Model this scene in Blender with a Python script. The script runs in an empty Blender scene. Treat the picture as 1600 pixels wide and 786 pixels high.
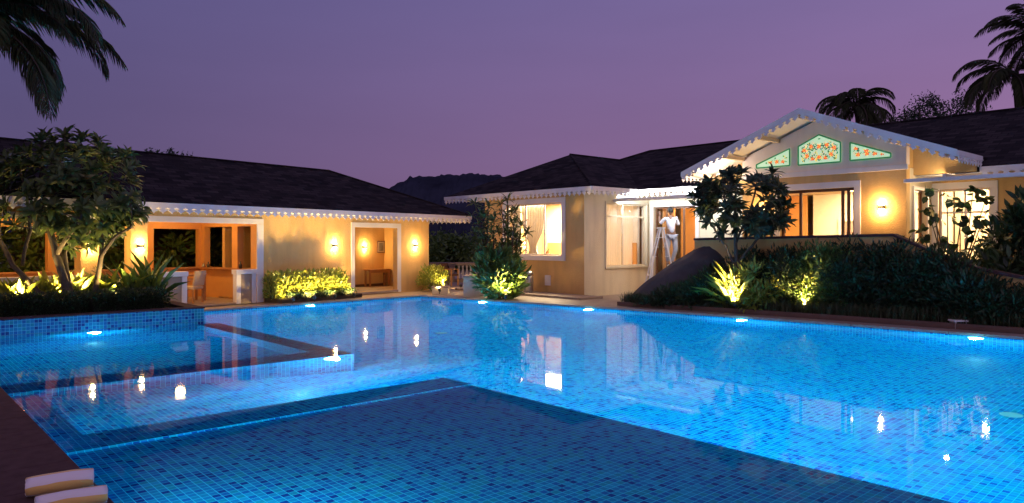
import bpy, bmesh, math, random
import numpy as np
from mathutils import Vector, Matrix, noise
R = math.radians
rnd = random.Random(7)
sc = bpy.context.scene
col = sc.collection

# ------------------------------------------------------------------ camera, sky, exposure
CH, FP, HY = 1.65, 1134.0, 378.0            # eye height, focal length and horizon in photo pixels
CC, SS = math.cos(R(48)), math.sin(R(48))
cam = bpy.data.cameras.new('camera'); co = bpy.data.objects.new('camera', cam); col.objects.link(co)
co.location = (0, 0, CH); co.rotation_euler = (R(90), 0, R(-42))
cam.sensor_width = 36; cam.lens = FP / 1600 * 36; cam.shift_y = -(393 - HY) / 1600
cam.clip_start = 0.05; cam.clip_end = 3000
sc.camera = co
sc.view_settings.view_transform = 'Standard'; sc.view_settings.look = 'None'
sc.view_settings.exposure = 0.0; sc.view_settings.gamma = 1
sc.cycles.use_denoising = True
sc.cycles.max_bounces = 10; sc.cycles.diffuse_bounces = 5; sc.cycles.glossy_bounces = 4
sc.cycles.transmission_bounces = 8; sc.cycles.transparent_max_bounces = 12
sc.cycles.caustics_refractive = True; sc.cycles.caustics_reflective = False
sc.cycles.sample_clamp_indirect = 2.5; sc.cycles.blur_glossy = 1.0

def N(nt, kind, **kw):
    n = nt.nodes.new(kind)
    for k, v in kw.items():
        if k.startswith('i_'):
            n.inputs[k[2:].replace('_', ' ')].default_value = v
        else:
            setattr(n, k, v)
    return n
def math_n(nt, op, a, b=None, c=None, clamp=False):
    n = nt.nodes.new('ShaderNodeMath'); n.operation = op; n.use_clamp = clamp
    for i, x in enumerate((a, b, c)):
        if x is None: continue
        if isinstance(x, (int, float)): n.inputs[i].default_value = x
        else: nt.links.new(x, n.inputs[i])
    return n.outputs[0]
def mixc(nt, f, a, b, blend='MIX'):
    n = nt.nodes.new('ShaderNodeMix'); n.data_type = 'RGBA'; n.blend_type = blend
    for s, x in ((n.inputs[0], f), (n.inputs[6], a), (n.inputs[7], b)):
        if isinstance(x, (int, float)): s.default_value = x
        elif isinstance(x, (tuple, list)): s.default_value = (*x[:3], 1)
        else: nt.links.new(x, s)
    return n.outputs[2]

w = bpy.data.worlds.new('World'); sc.world = w; w.use_nodes = True
nt = w.node_tree; bg = nt.nodes['Background']
tc = N(nt, 'ShaderNodeTexCoord')
def wdot(v):
    d = N(nt, 'ShaderNodeVectorMath', operation='DOT_PRODUCT'); nt.links.new(tc.outputs['Generated'], d.inputs[0]); d.inputs[1].default_value = v
    return d.outputs['Value']
side = math_n(nt, 'MULTIPLY_ADD', wdot((SS, -CC, 0)), 0.86, 0.48, True)
elev = math_n(nt, 'MULTIPLY', wdot((0, 0, 1)), 2.9, None, True)
low = mixc(nt, side, (0.105, 0.073, 0.155), (0.35, 0.165, 0.31))
high = mixc(nt, side, (0.098, 0.090, 0.235), (0.225, 0.165, 0.385))
skyc = mixc(nt, elev, low, high)
back = math_n(nt, 'MULTIPLY_ADD', wdot((-CC, -SS, 0)), 1.0, 0.1, True)      # afterglow behind the viewer
skyc = mixc(nt, back, skyc, (0.46, 0.34, 0.50))
sn_ = N(nt, 'ShaderNodeTexNoise', i_Scale=1.6, i_Detail=4.0); sm_ = N(nt, 'ShaderNodeMapping'); sm_.inputs['Scale'].default_value = (1, 1, 5); nt.links.new(tc.outputs['Generated'], sm_.inputs[0]); nt.links.new(sm_.outputs[0], sn_.inputs['Vector'])
sk_ = math_n(nt, 'MULTIPLY_ADD', sn_.outputs[0], .28, .86); cc_ = N(nt, 'ShaderNodeCombineXYZ')
for i_ in range(3): nt.links.new(sk_, cc_.inputs[i_])
skyc = mixc(nt, 1.0, skyc, cc_.outputs[0], 'MULTIPLY')
below = math_n(nt, 'MULTIPLY', wdot((0, 0, -1)), 12.0, None, True)
skyc = mixc(nt, below, skyc, (0.02, 0.016, 0.028))
nt.links.new(skyc, bg.inputs[0]); bg.inputs[1].default_value = 1.0

# ------------------------------------------------------------------ from the photo to places
def at(px, py, f):
    l = (px - 800) / FP * f
    return Vector((CC * f + SS * l, SS * f - CC * l, CH - (py - HY) / FP * f))
def onz(px, py, z=0): return at(px, py, (CH - z) * FP / (py - HY))
def onX(px, py, X): return at(px, py, X / (CC + SS * (px - 800) / FP))
def onY(px, py, Y): return at(px, py, Y / (SS - CC * (px - 800) / FP))
VR = Vector((SS, -CC, 0)); VF = Vector((CC, SS, 0)); VU = Vector((0, 0, 1))

# ------------------------------------------------------------------ materials
def base_mat(name):
    m = bpy.data.materials.new(name); m.use_nodes = True
    return m, m.node_tree, m.node_tree.nodes['Principled BSDF']
def pmat(name, c, rough=0.7, var=0.12, scale=3.0, bump=0.0, bscale=60.0, metal=0.0, spec=0.5, stains=0.0):
    m, t, p = base_mat(name)
    g = N(t, 'ShaderNodeNewGeometry')
    n1 = N(t, 'ShaderNodeTexNoise', i_Scale=scale, i_Detail=5.0); t.links.new(g.outputs['Position'], n1.inputs['Vector'])
    c2 = mixc(t, n1.outputs[0], [x * (1 - var * 1.6) for x in c], [min(1, x * (1 + var * 1.6)) for x in c])
    if stains:
        mp = N(t, 'ShaderNodeMapping'); mp.inputs['Scale'].default_value = (2.2, 2.2, 0.35); t.links.new(g.outputs['Position'], mp.inputs[0])
        n2 = N(t, 'ShaderNodeTexNoise', i_Scale=1.6, i_Detail=7.0); t.links.new(mp.outputs[0], n2.inputs['Vector'])
        f = math_n(t, 'MULTIPLY_ADD', n2.outputs[0], 3.0, -1.35, True)
        c2 = mixc(t, math_n(t, 'MULTIPLY', f, stains), c2, [x * .62 for x in c])
    t.links.new(c2, p.inputs['Base Color'])
    p.inputs['Roughness'].default_value = rough; p.inputs['Metallic'].default_value = metal
    p.inputs['Specular IOR Level'].default_value = spec
    if bump:
        n3 = N(t, 'ShaderNodeTexNoise', i_Scale=bscale, i_Detail=4.0); t.links.new(g.outputs['Position'], n3.inputs['Vector'])
        b = N(t, 'ShaderNodeBump', i_Strength=bump, i_Distance=0.02); t.links.new(n3.outputs[0], b.inputs['Height']); t.links.new(b.outputs[0], p.inputs['Normal'])
    return m
def emat(name, c, s):
    m, t, p = base_mat(name)
    p.inputs['Base Color'].default_value = (*[min(.8, x) for x in c], 1); p.inputs['Emission Color'].default_value = (*c, 1); p.inputs['Emission Strength'].default_value = s
    return m
def tile_mat(name, size=0.062, lighten=0.0):
    m, t, p = base_mat(name)
    g = N(t, 'ShaderNodeNewGeometry')
    sp = N(t, 'ShaderNodeSeparateXYZ'); t.links.new(g.outputs['Position'], sp.inputs[0])
    sn = N(t, 'ShaderNodeSeparateXYZ'); t.links.new(g.outputs['True Normal'], sn.inputs[0])
    grout = None; cells = []
    for i in range(3):
        q = math_n(t, 'DIVIDE', sp.outputs[i], size)
        fr = math_n(t, 'FRACT', q)
        d = math_n(t, 'ABSOLUTE', math_n(t, 'SUBTRACT', fr, 0.5))
        line = math_n(t, 'GREATER_THAN', d, 0.455)
        ok = math_n(t, 'LESS_THAN', math_n(t, 'ABSOLUTE', sn.outputs[i]), 0.7)
        line = math_n(t, 'MULTIPLY', line, ok)
        cells.append(math_n(t, 'MULTIPLY', math_n(t, 'FLOOR', q), ok))
        grout = line if grout is None else math_n(t, 'MAXIMUM', grout, line)
    cv = N(t, 'ShaderNodeCombineXYZ')
    for i in range(3): t.links.new(cells[i], cv.inputs[i])
    wn = N(t, 'ShaderNodeTexWhiteNoise', noise_dimensions='3D'); t.links.new(cv.outputs[0], wn.inputs['Vector'])
    cr = N(t, 'ShaderNodeValToRGB'); cr.color_ramp.interpolation = 'CONSTANT'
    e = cr.color_ramp.elements
    cols = [(0, (.003, .06, .26)), (.12, (.004, .17, .44)), (.34, (.004, .26, .50)), (.58, (.004, .31, .50)), (.76, (.004, .33, .43)), (.92, (.008, .38, .58))]
    e[0].position = 0; e[0].color = (*cols[0][1], 1); e[1].position = cols[1][0]; e[1].color = (*cols[1][1], 1)
    for po, c in cols[2:]:
        x = e.new(po); x.color = (*c, 1)
    t.links.new(wn.outputs['Value'], cr.inputs[0])
    c = mixc(t, grout, cr.outputs[0], (.10, .80, .92))
    t.links.new(c, p.inputs['Base Color'])
    p.inputs['Roughness'].default_value = 0.22
    b = N(t, 'ShaderNodeBump', i_Strength=0.25, i_Distance=0.003, invert=True); t.links.new(grout, b.inputs['Height']); t.links.new(b.outputs[0], p.inputs['Normal'])
    return m
def roof_mat():
    m, t, p = base_mat('roof shingles')
    g = N(t, 'ShaderNodeNewGeometry')
    sp = N(t, 'ShaderNodeSeparateXYZ'); t.links.new(g.outputs['Position'], sp.inputs[0])
    sn = N(t, 'ShaderNodeSeparateXYZ'); t.links.new(g.outputs['True Normal'], sn.inputs[0])
    isx = math_n(t, 'GREATER_THAN', math_n(t, 'ABSOLUTE', sn.outputs[0]), math_n(t, 'ABSOLUTE', sn.outputs[1]))
    mx = N(t, 'ShaderNodeMix'); t.links.new(isx, mx.inputs[0]); t.links.new(sp.outputs[0], mx.inputs[2]); t.links.new(sp.outputs[1], mx.inputs[3])
    cv = N(t, 'ShaderNodeCombineXYZ'); t.links.new(mx.outputs[0], cv.inputs[0]); t.links.new(math_n(t, 'MULTIPLY', sp.outputs[2], 2.4), cv.inputs[1])
    bt = N(t, 'ShaderNodeTexBrick', offset=0.5); t.links.new(cv.outputs[0], bt.inputs['Vector'])
    bt.inputs['Color1'].default_value = (.010, .009, .011, 1); bt.inputs['Color2'].default_value = (.044, .037, .040, 1); bt.inputs['Mortar'].default_value = (.012, .01, .013, 1)
    bt.inputs['Scale'].default_value = 1.0; bt.inputs['Brick Width'].default_value = 0.33; bt.inputs['Row Height'].default_value = 0.17; bt.inputs['Mortar Size'].default_value = 0.012
    n1 = N(t, 'ShaderNodeTexNoise', i_Scale=1.3, i_Detail=6.0); t.links.new(g.outputs['Position'], n1.inputs['Vector'])
    c = mixc(t, 0.6, bt.outputs[0], n1.outputs[0], 'OVERLAY')
    t.links.new(mixc(t, 1.0, c, (.92, .88, .86), 'MULTIPLY'), p.inputs['Base Color']); p.inputs['Roughness'].default_value = .95; p.inputs['Specular IOR Level'].default_value = .1
    b = N(t, 'ShaderNodeBump', i_Strength=0.6, i_Distance=0.02); t.links.new(bt.outputs['Fac'], b.inputs['Height']); b.invert = True; t.links.new(b.outputs[0], p.inputs['Normal'])
    return m
def leaf_mat(name, c1, c2, c3=None, rough=.45, transl=.25):
    m, t, p = base_mat(name)
    g = N(t, 'ShaderNodeNewGeometry')
    cr = N(t, 'ShaderNodeValToRGB'); e = cr.color_ramp.elements
    e[0].color = (*c1, 1); e[1].color = (*c2, 1)
    if c3: x = e.new(.93); x.color = (*c2, 1); e[-1].color = (*c3, 1)
    t.links.new(g.outputs['Random Per Island'], cr.inputs[0]); t.links.new(cr.outputs[0], p.inputs['Base Color'])
    p.inputs['Roughness'].default_value = rough
    tr = N(t, 'ShaderNodeBsdfTranslucent'); t.links.new(cr.outputs[0], tr.inputs[0])
    mx = N(t, 'ShaderNodeMixShader'); mx.inputs[0].default_value = transl
    t.links.new(p.outputs[0], mx.inputs[1]); t.links.new(tr.outputs[0], mx.inputs[2]); t.links.new(mx.outputs[0], t.nodes['Material Output'].inputs[0])
    return m
def glass_mat():
    m, t, p = base_mat('window glass')
    tr = N(t, 'ShaderNodeBsdfTransparent'); gl = N(t, 'ShaderNodeBsdfGlossy', i_Roughness=0.02)
    lw = N(t, 'ShaderNodeLayerWeight', i_Blend=0.5)
    fz_ = math_n(t, 'MULTIPLY_ADD', math_n(t, 'POWER', lw.outputs['Facing'], 5.0), 0.8, 0.045)
    mx = N(t, 'ShaderNodeMixShader'); t.links.new(fz_, mx.inputs[0]); t.links.new(tr.outputs[0], mx.inputs[1]); t.links.new(gl.outputs[0], mx.inputs[2])
    t.links.new(mx.outputs[0], t.nodes['Material Output'].inputs[0]); return m
def water_mat():
    m, t, p = base_mat('pool water')
    g = N(t, 'ShaderNodeNewGeometry')
    n1 = N(t, 'ShaderNodeTexNoise', i_Scale=1.1, i_Detail=2.0); t.links.new(g.outputs['Position'], n1.inputs['Vector'])
    n2 = N(t, 'ShaderNodeTexNoise', i_Scale=7.0, i_Detail=2.0); t.links.new(g.outputs['Position'], n2.inputs['Vector'])
    h = math_n(t, 'ADD', n1.outputs[0], math_n(t, 'MULTIPLY', n2.outputs[0], 0.10))
    b = N(t, 'ShaderNodeBump', i_Strength=0.04, i_Distance=0.005); t.links.new(h, b.inputs['Height'])
    rf = N(t, 'ShaderNodeBsdfRefraction', i_IOR=1.333, i_Roughness=0.0); rf.inputs[0].default_value = (.18, .76, 1.0, 1)
    gl = N(t, 'ShaderNodeBsdfGlossy', i_Roughness=0.03); fr = N(t, 'ShaderNodeFresnel', i_IOR=1.333)
    for x in (rf, gl, fr): t.links.new(b.outputs[0], x.inputs['Normal'])
    mx = N(t, 'ShaderNodeMixShader'); t.links.new(math_n(t, 'POWER', fr.outputs[0], 1.6), mx.inputs[0]); t.links.new(rf.outputs[0], mx.inputs[1]); t.links.new(gl.outputs[0], mx.inputs[2])
    t.links.new(mx.outputs[0], t.nodes['Material Output'].inputs[0]); return m

M = {}
M['ochre'] = pmat('ochre stucco', (.68, .43, .16), .85, .14, 1.6, .8, 38, stains=.6)
M['cream'] = pmat('cream plaster', (.74, .66, .48), .85, .08, 1.6, .6, 38, stains=.45)
M['white'] = pmat('white paint', (.78, .74, .72), .6, .05, 2.0, .08, 30, stains=.25)
M['soffit'] = pmat('white boarded soffit', (.80, .76, .70), .6, .04, 2.0)
M['rafter'] = pmat('tan rafter paint', (.52, .40, .27), .7, .06)
M['roof'] = roof_mat()
M['tile'] = tile_mat('blue mosaic tile')
M['water'] = water_mat()
M['glass'] = glass_mat()
M['stone'] = pmat('tan coping stone', (.33, .25, .20), .6, .18, 2.5, .25, 25, stains=.5)
M['dkstone'] = pmat('dark red granite', (.075, .043, .047), .85, .3, 9.0, .12, 60, spec=.08)
M['deck'] = pmat('tan terrace paving', (.36, .28, .21), .6, .15, 1.7, .2, 25, stains=.4)
M['ground'] = pmat('dark garden earth', (.05, .05, .035), .95, .4, .5)
M['soil'] = pmat('planter soil', (.045, .03, .02), .95, .4, 6, .6, 30)
M['redkerb'] = pmat('brick red kerb', (.13, .075, .06), .8, .2, 4, .3, 20)
M['rock'] = pmat('dark granite rock', (.055, .048, .055), .8, .5, 2.6, 1.0, 7, stains=.8)
M['brown'] = pmat('brown door wood', (.13, .055, .025), .4, .2, 3)
M['wood'] = pmat('orange teak', (.42, .20, .08), .45, .2, 4)
M['dark'] = pmat('dark metal', (.03, .03, .03), .4, .1)
M['steel'] = pmat('brushed steel', (.55, .55, .55), .3, .05, metal=.9)
M['alu'] = pmat('ladder aluminium', (.75, .75, .78), .4, .05, metal=.3)
M['hill'] = pmat('wooded hillside', (.030, .034, .055), 1.0, .5, .06, spec=0.0)
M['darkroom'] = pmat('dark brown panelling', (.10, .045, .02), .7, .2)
M['orangewall'] = pmat('orange interior wall', (.66, .33, .10), .7, .08)
M['white_in'] = pmat('cream interior wall', (.80, .72, .55), .8, .04)
M['curtain'] = pmat('white curtain', (.78, .74, .66), .9, .04)
_t = M['curtain'].node_tree; _tr = N(_t, 'ShaderNodeBsdfTranslucent'); _tr.inputs[0].default_value = (.8, .76, .68, 1)
_mx = N(_t, 'ShaderNodeMixShader'); _mx.inputs[0].default_value = .5
_t.links.new(_t.nodes['Principled BSDF'].outputs[0], _mx.inputs[1]); _t.links.new(_tr.outputs[0], _mx.inputs[2]); _t.links.new(_mx.outputs[0], _t.nodes['Material Output'].inputs[0])
M['taupe'] = pmat('taupe shutter', (.30, .20, .15), .7, .1)
M['taupewall'] = pmat('taupe stucco', (.36, .27, .19), .85, .1, 1.5, .3, 45)
M['bark'] = pmat('grey bark', (.065, .05, .04), .85, .3, 12, .6, 40)
M['darkbark'] = pmat('dark bark', (.07, .05, .04), .9, .3, 12, .6, 40)
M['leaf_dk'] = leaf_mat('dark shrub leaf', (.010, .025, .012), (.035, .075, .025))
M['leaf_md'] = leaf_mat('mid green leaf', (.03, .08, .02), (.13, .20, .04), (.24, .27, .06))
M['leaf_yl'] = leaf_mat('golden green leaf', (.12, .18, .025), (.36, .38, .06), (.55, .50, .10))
M['leaf_fr'] = leaf_mat('frangipani leaf', (.03, .065, .02), (.12, .16, .045), (.20, .16, .05))
M['leaf_palm'] = leaf_mat('palm leaf', (.03, .045, .02), (.10, .12, .045), transl=.25)
M['grassm'] = leaf_mat('mondo grass blade', (.03, .05, .02), (.12, .13, .06), transl=.15)
M['petal'] = pmat('frangipani petal', (.80, .78, .74), .6, .05)
M['sconce_glow'] = emat('sconce glow', (1, .70, .30), 14)
M['pool_glow'] = emat('pool lamp lens', (.75, .95, 1.0), 45)
M['spot_glow'] = emat('garden lamp lens', (1, .72, .25), 18)
M['tube_glow'] = emat('tube lamp', (.85, .95, 1.0), 3.0)
M['skin'] = pmat('skin', (.23, .12, .08), .6, .05)
M['hair'] = pmat('black hair', (.01, .01, .01), .6, .05)
M['cloth'] = pmat('white overalls', (.74, .74, .80), .9, .12, 14, .3, 30)
M['picture'] = pmat('grey photo print', (.20, .20, .19), .5, .9, 7)
M['mount'] = pmat('pale picture mount', (.55, .50, .42), .8, .03)
M['chaircloth'] = pmat('beige chair cloth', (.55, .42, .28), .9, .08, 20)

# ------------------------------------------------------------------ mesh helpers
ID = lambda u, v, z: (u, v, z)
class MB:
    def __init__(s, T=ID): s.v = []; s.f = []; s.T = T
    def add(s, vs, fs):
        o = len(s.v); s.v += [s.T(*p) for p in vs]; s.f += [tuple(i + o for i in f) for f in fs]; return s
    def box(s, a, b):
        x0, x1 = sorted((a[0], b[0])); y0, y1 = sorted((a[1], b[1])); z0, z1 = sorted((a[2], b[2]))
        return s.add([(x0, y0, z0), (x1, y0, z0), (x1, y1, z0), (x0, y1, z0), (x0, y0, z1), (x1, y0, z1), (x1, y1, z1), (x0, y1, z1)],
                     [(0, 3, 2, 1), (4, 5, 6, 7), (0, 1, 5, 4), (1, 2, 6, 5), (2, 3, 7, 6), (3, 0, 4, 7)])
    def prism(s, poly, d):                      # planar polygon extruded by vector d
        n = len(poly); d = Vector(d)
        vs = [tuple(p) for p in poly] + [tuple(Vector(p) + d) for p in poly]
        return s.add(vs, [tuple(range(n - 1, -1, -1)), tuple(range(n, 2 * n))] + [(i, (i + 1) % n, n + (i + 1) % n, n + i) for i in range(n)])
    def tube(s, pts, rad, sides=8, cap=True):
        pts = [Vector(p) for p in pts]
        if not hasattr(rad, '__len__'): rad = [rad] * len(pts)
        vs = []; fs = []; prev = None
        for i, p in enumerate(pts):
            d = (pts[min(i + 1, len(pts) - 1)] - pts[max(i - 1, 0)]).normalized()
            a = prev if prev is not None else (Vector((0, 0, 1)) if abs(d.z) < .9 else Vector((1, 0, 0)))
            x = (a - d * a.dot(d)).normalized(); prev = x; y = d.cross(x)
            for k in range(sides):
                t = 2 * math.pi * k / sides
                vs.append(tuple(p + (x * math.cos(t) + y * math.sin(t)) * rad[i]))
        for i in range(len(pts) - 1):
            for k in range(sides):
                a, b = i * sides + k, i * sides + (k + 1) % sides
                fs.append((a, b, b + sides, a + sides))
        if cap:
            fs.append(tuple(range(sides - 1, -1, -1))); fs.append(tuple(range((len(pts) - 1) * sides, len(pts) * sides)))
        return s.add(vs, fs)
    def lathe(s, c, prof, sides=12):            # prof: (radius, z)
        return s.tube([(c[0], c[1], c[2] + z) for r, z in prof], [max(r, .001) for r, z in prof], sides)
    def holes(s, u0, u1, z0, z1, th, hs):       # wall slab with rectangular openings, front at v=0
        us = sorted({u0, u1, *[h[0] for h in hs], *[h[1] for h in hs]}); zs = sorted({z0, z1, *[h[2] for h in hs], *[h[3] for h in hs]})
        us = [u for u in us if u0 <= u <= u1]; zs = [z for z in zs if z0 <= z <= z1]
        solid = {}
        for i in range(len(us) - 1):
            for j in range(len(zs) - 1):
                cu, cz = (us[i] + us[i + 1]) / 2, (zs[j] + zs[j + 1]) / 2
                solid[i, j] = not any(h[0] < cu < h[1] and h[2] < cz < h[3] for h in hs)
        for (i, j), ok in solid.items():
            if not ok: continue
            a, b, c, d = us[i], us[i + 1], zs[j], zs[j + 1]
            s.add([(a, 0, c), (b, 0, c), (b, 0, d), (a, 0, d)], [(0, 1, 2, 3)])
            s.add([(a, th, c), (b, th, c), (b, th, d), (a, th, d)], [(3, 2, 1, 0)])
            for di, dj, q in ((-1, 0, [(a, 0, c), (a, 0, d), (a, th, d), (a, th, c)]), (1, 0, [(b, 0, c), (b, th, c), (b, th, d), (b, 0, d)]),
                              (0, -1, [(a, 0, c), (a, th, c), (b, th, c), (b, 0, c)]), (0, 1, [(a, 0, d), (b, 0, d), (b, th, d), (a, th, d)])):
                if not solid.get((i + di, j + dj), False): s.add(q, [(0, 1, 2, 3)])
        return s
    def build(s, name, mat, parent=None, smooth=False, bevel=0.0):
        me = bpy.data.meshes.new(name)
        off = Vector(parent_loc(parent)) if parent else Vector((0, 0, 0))
        me.from_pydata([tuple(Vector(p) - off) for p in s.v], [], s.f)
        if isinstance(mat, str): mat = M[mat]
        me.materials.append(mat)
        if smooth: me.polygons.foreach_set('use_smooth', [True] * len(me.polygons))
        o = bpy.data.objects.new(name, me); col.objects.link(o)
        if parent: o.parent = parent
        if bevel:
            b = o.modifiers.new('bevel', 'BEVEL'); b.width = bevel; b.segments = 2; b.limit_method = 'ANGLE'
        return o
def parent_loc(p):
    v = Vector((0, 0, 0))
    while p: v += p.location; p = p.parent
    return v
def tag(o, label=None, cat=None, group=None, kind=None):
    if label: o['label'] = label
    if cat: o['category'] = cat
    if group: o['group'] = group
    if kind: o['kind'] = kind
    return o
def empty(name, loc, label=None, cat=None, group=None, kind=None):
    o = bpy.data.objects.new(name, None); col.objects.link(o); o.location = loc; o.empty_display_size = .2
    return tag(o, label, cat, group, kind)
def struct(o): o['kind'] = 'structure'; return o
def copy_tree(o, parent=None):
    c = o.copy(); col.objects.link(c); c.parent = parent
    for ch in o.children: copy_tree(ch, c)
    return c
def lamp(parent, kind, loc, power, color, size=.03, aim=None, cone=None, blend=.6, name=None):
    l = bpy.data.lights.new(name or 'light', kind); l.energy = power; l.color = color
    if kind == 'AREA': l.shape = 'RECTANGLE'; l.size, l.size_y = size
    else: l.shadow_soft_size = size
    if cone: l.spot_size = R(cone); l.spot_blend = blend
    o = bpy.data.objects.new(name or 'light', l); col.objects.link(o)
    o.location = Vector(loc) - parent_loc(parent)
    if parent: o.parent = parent
    if aim is not None: o.rotation_euler = Vector(aim).to_track_quat('-Z', 'Y').to_euler()
    return o

# leaves in bulk
LT = np.array([(0, 0, 0), (.35, .5, .06), (.35, -.5, .06), (.7, .40, .02), (.7, -.40, .02), (1, 0, -.14), (.35, 0, 0), (.7, 0, -.04)], float)
LF = [(0, 6, 1), (0, 2, 6), (6, 7, 3, 1), (6, 2, 4, 7), (7, 5, 3), (7, 4, 5)]
ST = np.array([(0, 0, 0), (.5, .5, .05), (1, 0, -.08), (.5, -.5, .05)], float); SF = [(0, 3, 2, 1)]
BT = np.array([(0, .5, 0), (0, -.5, 0), (.4, .42, .16), (.4, -.42, .16), (.75, .3, .16), (.75, -.3, .16), (1, 0, .0)], float); BF = [(0, 1, 3, 2), (2, 3, 5, 4), (4, 5, 6)]
class Leaves:
    def __init__(s): s.c = []; s.d = []; s.u = []; s.L = []; s.W = []
    def add(s, c, d, u, L, W): s.c.append(tuple(c)); s.d.append(tuple(d)); s.u.append(tuple(u)); s.L.append(L); s.W.append(W)
    def build(s, name, mat, parent=None, kind='leaf'):
        Tm, Fm = {'leaf': (LT, LF), 'small': (ST, SF), 'blade': (BT, BF)}[kind]
        c = np.array(s.c); d = np.array(s.d); u = np.array(s.u); L = np.array(s.L)[:, None]; W = np.array(s.W)[:, None]
        d /= np.linalg.norm(d, axis=1, keepdims=True) + 1e-9
        r = np.cross(d, u); r /= np.linalg.norm(r, axis=1, keepdims=True) + 1e-9
        n = np.cross(r, d)
        off = np.array(parent_loc(parent)) if parent else np.zeros(3)
        V = np.concatenate([(c - off + d * L * p[0] + r * W * p[1] + n * L * p[2])[:, None, :] for p in Tm], axis=1).reshape(-1, 3)
        k = len(Tm); nl = len(c)
        loops = np.concatenate([np.array(f) for f in Fm]); sizes = np.array([len(f) for f in Fm])
        al = (loops[None, :] + (np.arange(nl) * k)[:, None]).ravel(); asz = np.tile(sizes, nl); st = np.concatenate([[0], np.cumsum(asz)[:-1]])
        me = bpy.data.meshes.new(name); me.vertices.add(len(V)); me.vertices.foreach_set('co', V.ravel())
        me.loops.add(len(al)); me.loops.foreach_set('vertex_index', al.astype(np.int32))
        me.polygons.add(len(asz)); me.polygons.foreach_set('loop_start', st.astype(np.int32)); me.polygons.foreach_set('loop_total', asz.astype(np.int32))
        me.update(calc_edges=True); me.validate()
        me.materials.append(M[mat] if isinstance(mat, str) else mat)
        o = bpy.data.objects.new(name, me); col.objects.link(o)
        if parent: o.parent = parent
        return o
def rv(s=1.0): 
    while True:
        v = Vector((rnd.uniform(-1, 1), rnd.uniform(-1, 1), rnd.uniform(-1, 1)))
        if .01 < v.length < 1: return v.normalized() * s
def rosette(Lv, c, axis, n, L, W, spread=(.5, 1.6), droop=.25):
    axis = Vector(axis).normalized(); a = axis.orthogonal().normalized(); b = axis.cross(a)
    for k in range(n):
        t = k * 2.4 + rnd.uniform(-.4, .4); s = rnd.uniform(*spread)
        d = axis * math.cos(s) + (a * math.cos(t) + b * math.sin(t)) * math.sin(s); d.z -= droop * rnd.random()
        l = L * rnd.uniform(.7, 1.1)
        Lv.add(Vector(c) + axis * rnd.uniform(-.05, .03), d, axis + rv(.3), l, W * l / L)

exec_order = []
# =================================================================== GROUND AND POOL
POOL = [(1.17, -3), (15.6, -3), (14.90, 3.38), (14.66, 6.8), (14.27, 10.0), (13.46, 14.66), (12.85, 18.45), (5.34, 17.95), (5.34, 15.5), (1.17, 15.5)]
WL = -0.05
def ring_fill(name, outer, inner, z, mat):
    bm = bmesh.new()
    es = []
    for poly in (outer, inner):
        vs = [bm.verts.new((x, y, z)) for x, y in poly]
        es += [bm.edges.new((vs[i], vs[(i + 1) % len(vs)])) for i in range(len(vs))]
    bmesh.ops.triangle_fill(bm, use_beauty=True, use_dissolve=False, edges=es)
    for f in bm.faces:
        if f.normal.z < 0: f.normal_flip()
    me = bpy.data.meshes.new(name); bm.to_mesh(me); bm.free(); me.materials.append(M[mat])
    o = bpy.data.objects.new(name, me); col.objects.link(o); return struct(o)
DK = [(-8, -8), (36, -8), (36, 34), (-14, 34), (-14, -8)]
ring_fill('terrace', DK, POOL, 0.0, 'deck')
ring_fill('ground', [(-900, -900), (900, -900), (900, 900), (-900, 900)], DK, 0.0, 'ground')
# basin: floor and walls
mb = MB(); n = len(POOL)
mb.add([(x, y, -1.45) for x, y in POOL], [tuple(range(n))])
mb.add([(x, y, -1.45) for x, y in POOL] + [(x, y, -0.004) for x, y in POOL], [((i + 1) % n, i, i + n, (i + 1) % n + n) for i in range(n)])
struct(mb.build('pool_basin', 'tile'))
# shallow ledge in the foreground, kerbs, spa walls, sloping floor: all tiled, each a closed block
struct(MB().box((1.172, -2.99, -1.44), (5.62, 7.0, -0.37)).build('shallow_ledge_floor', 'tile'))
mb = MB().box((1.172, 7.002, -1.44), (5.62, 7.55, -0.30)).box((1.172, 7.552, -1.44), (1.52, 9.848, -0.30))
struct(mb.build('pool_step', 'tile'))
mb = MB().prism([(1.522, 7.552, -1.44), (5.60, 7.552, -1.44), (5.60, 7.552, -1.43), (1.522, 7.552, -0.50)], (0, 2.296, 0))
struct(mb.build('sloping_pool_floor', 'tile'))
mb = MB().box((1.172, 9.85, -1.44), (5.62, 10.45, -0.085)).box((5.20, 10.452, -1.44), (5.62, 15.49, -0.085))
struct(mb.build('spa_pool_wall', 'tile'))
struct(MB().box((1.172, 10.452, -1.44), (5.198, 15.49, -0.9)).build('spa_pool_floor', 'tile'))
struct(MB().add([(x, y, WL) for x, y in POOL], [tuple(range(n))]).build('water', 'water'))
# coping stones round the pool
def coping(a, b, wdt, z0, z1, mat, name='coping', over=.03):
    a, b = Vector((*a, 0)), Vector((*b, 0)); d = (b - a).normalized(); nrm = Vector((d.y, -d.x, 0))
    L = (b - a).length; k = max(1, round(L / .62)); m_ = MB()
    for i in range(k):
        p = a + d * (L * i / k + .003); q = a + d * (L * (i + 1) / k - .003)
        dz = rnd.uniform(-.0015, .0015)
        m_.add([tuple(p - nrm * over + VU * z0), tuple(q - nrm * over + VU * z0), tuple(q + nrm * wdt + VU * z0), tuple(p + nrm * wdt + VU * z0),
                tuple(p - nrm * over + VU * (z1 + dz)), tuple(q - nrm * over + VU * (z1 + dz)), tuple(q + nrm * wdt + VU * (z1 + dz)), tuple(p + nrm * wdt + VU * (z1 + dz))],
               [(0, 3, 2, 1), (4, 5, 6, 7), (0, 1, 5, 4), (1, 2, 6, 5), (2, 3, 7, 6), (3, 0, 4, 7)])
    return struct(m_.build(name, mat, bevel=.004))
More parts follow.
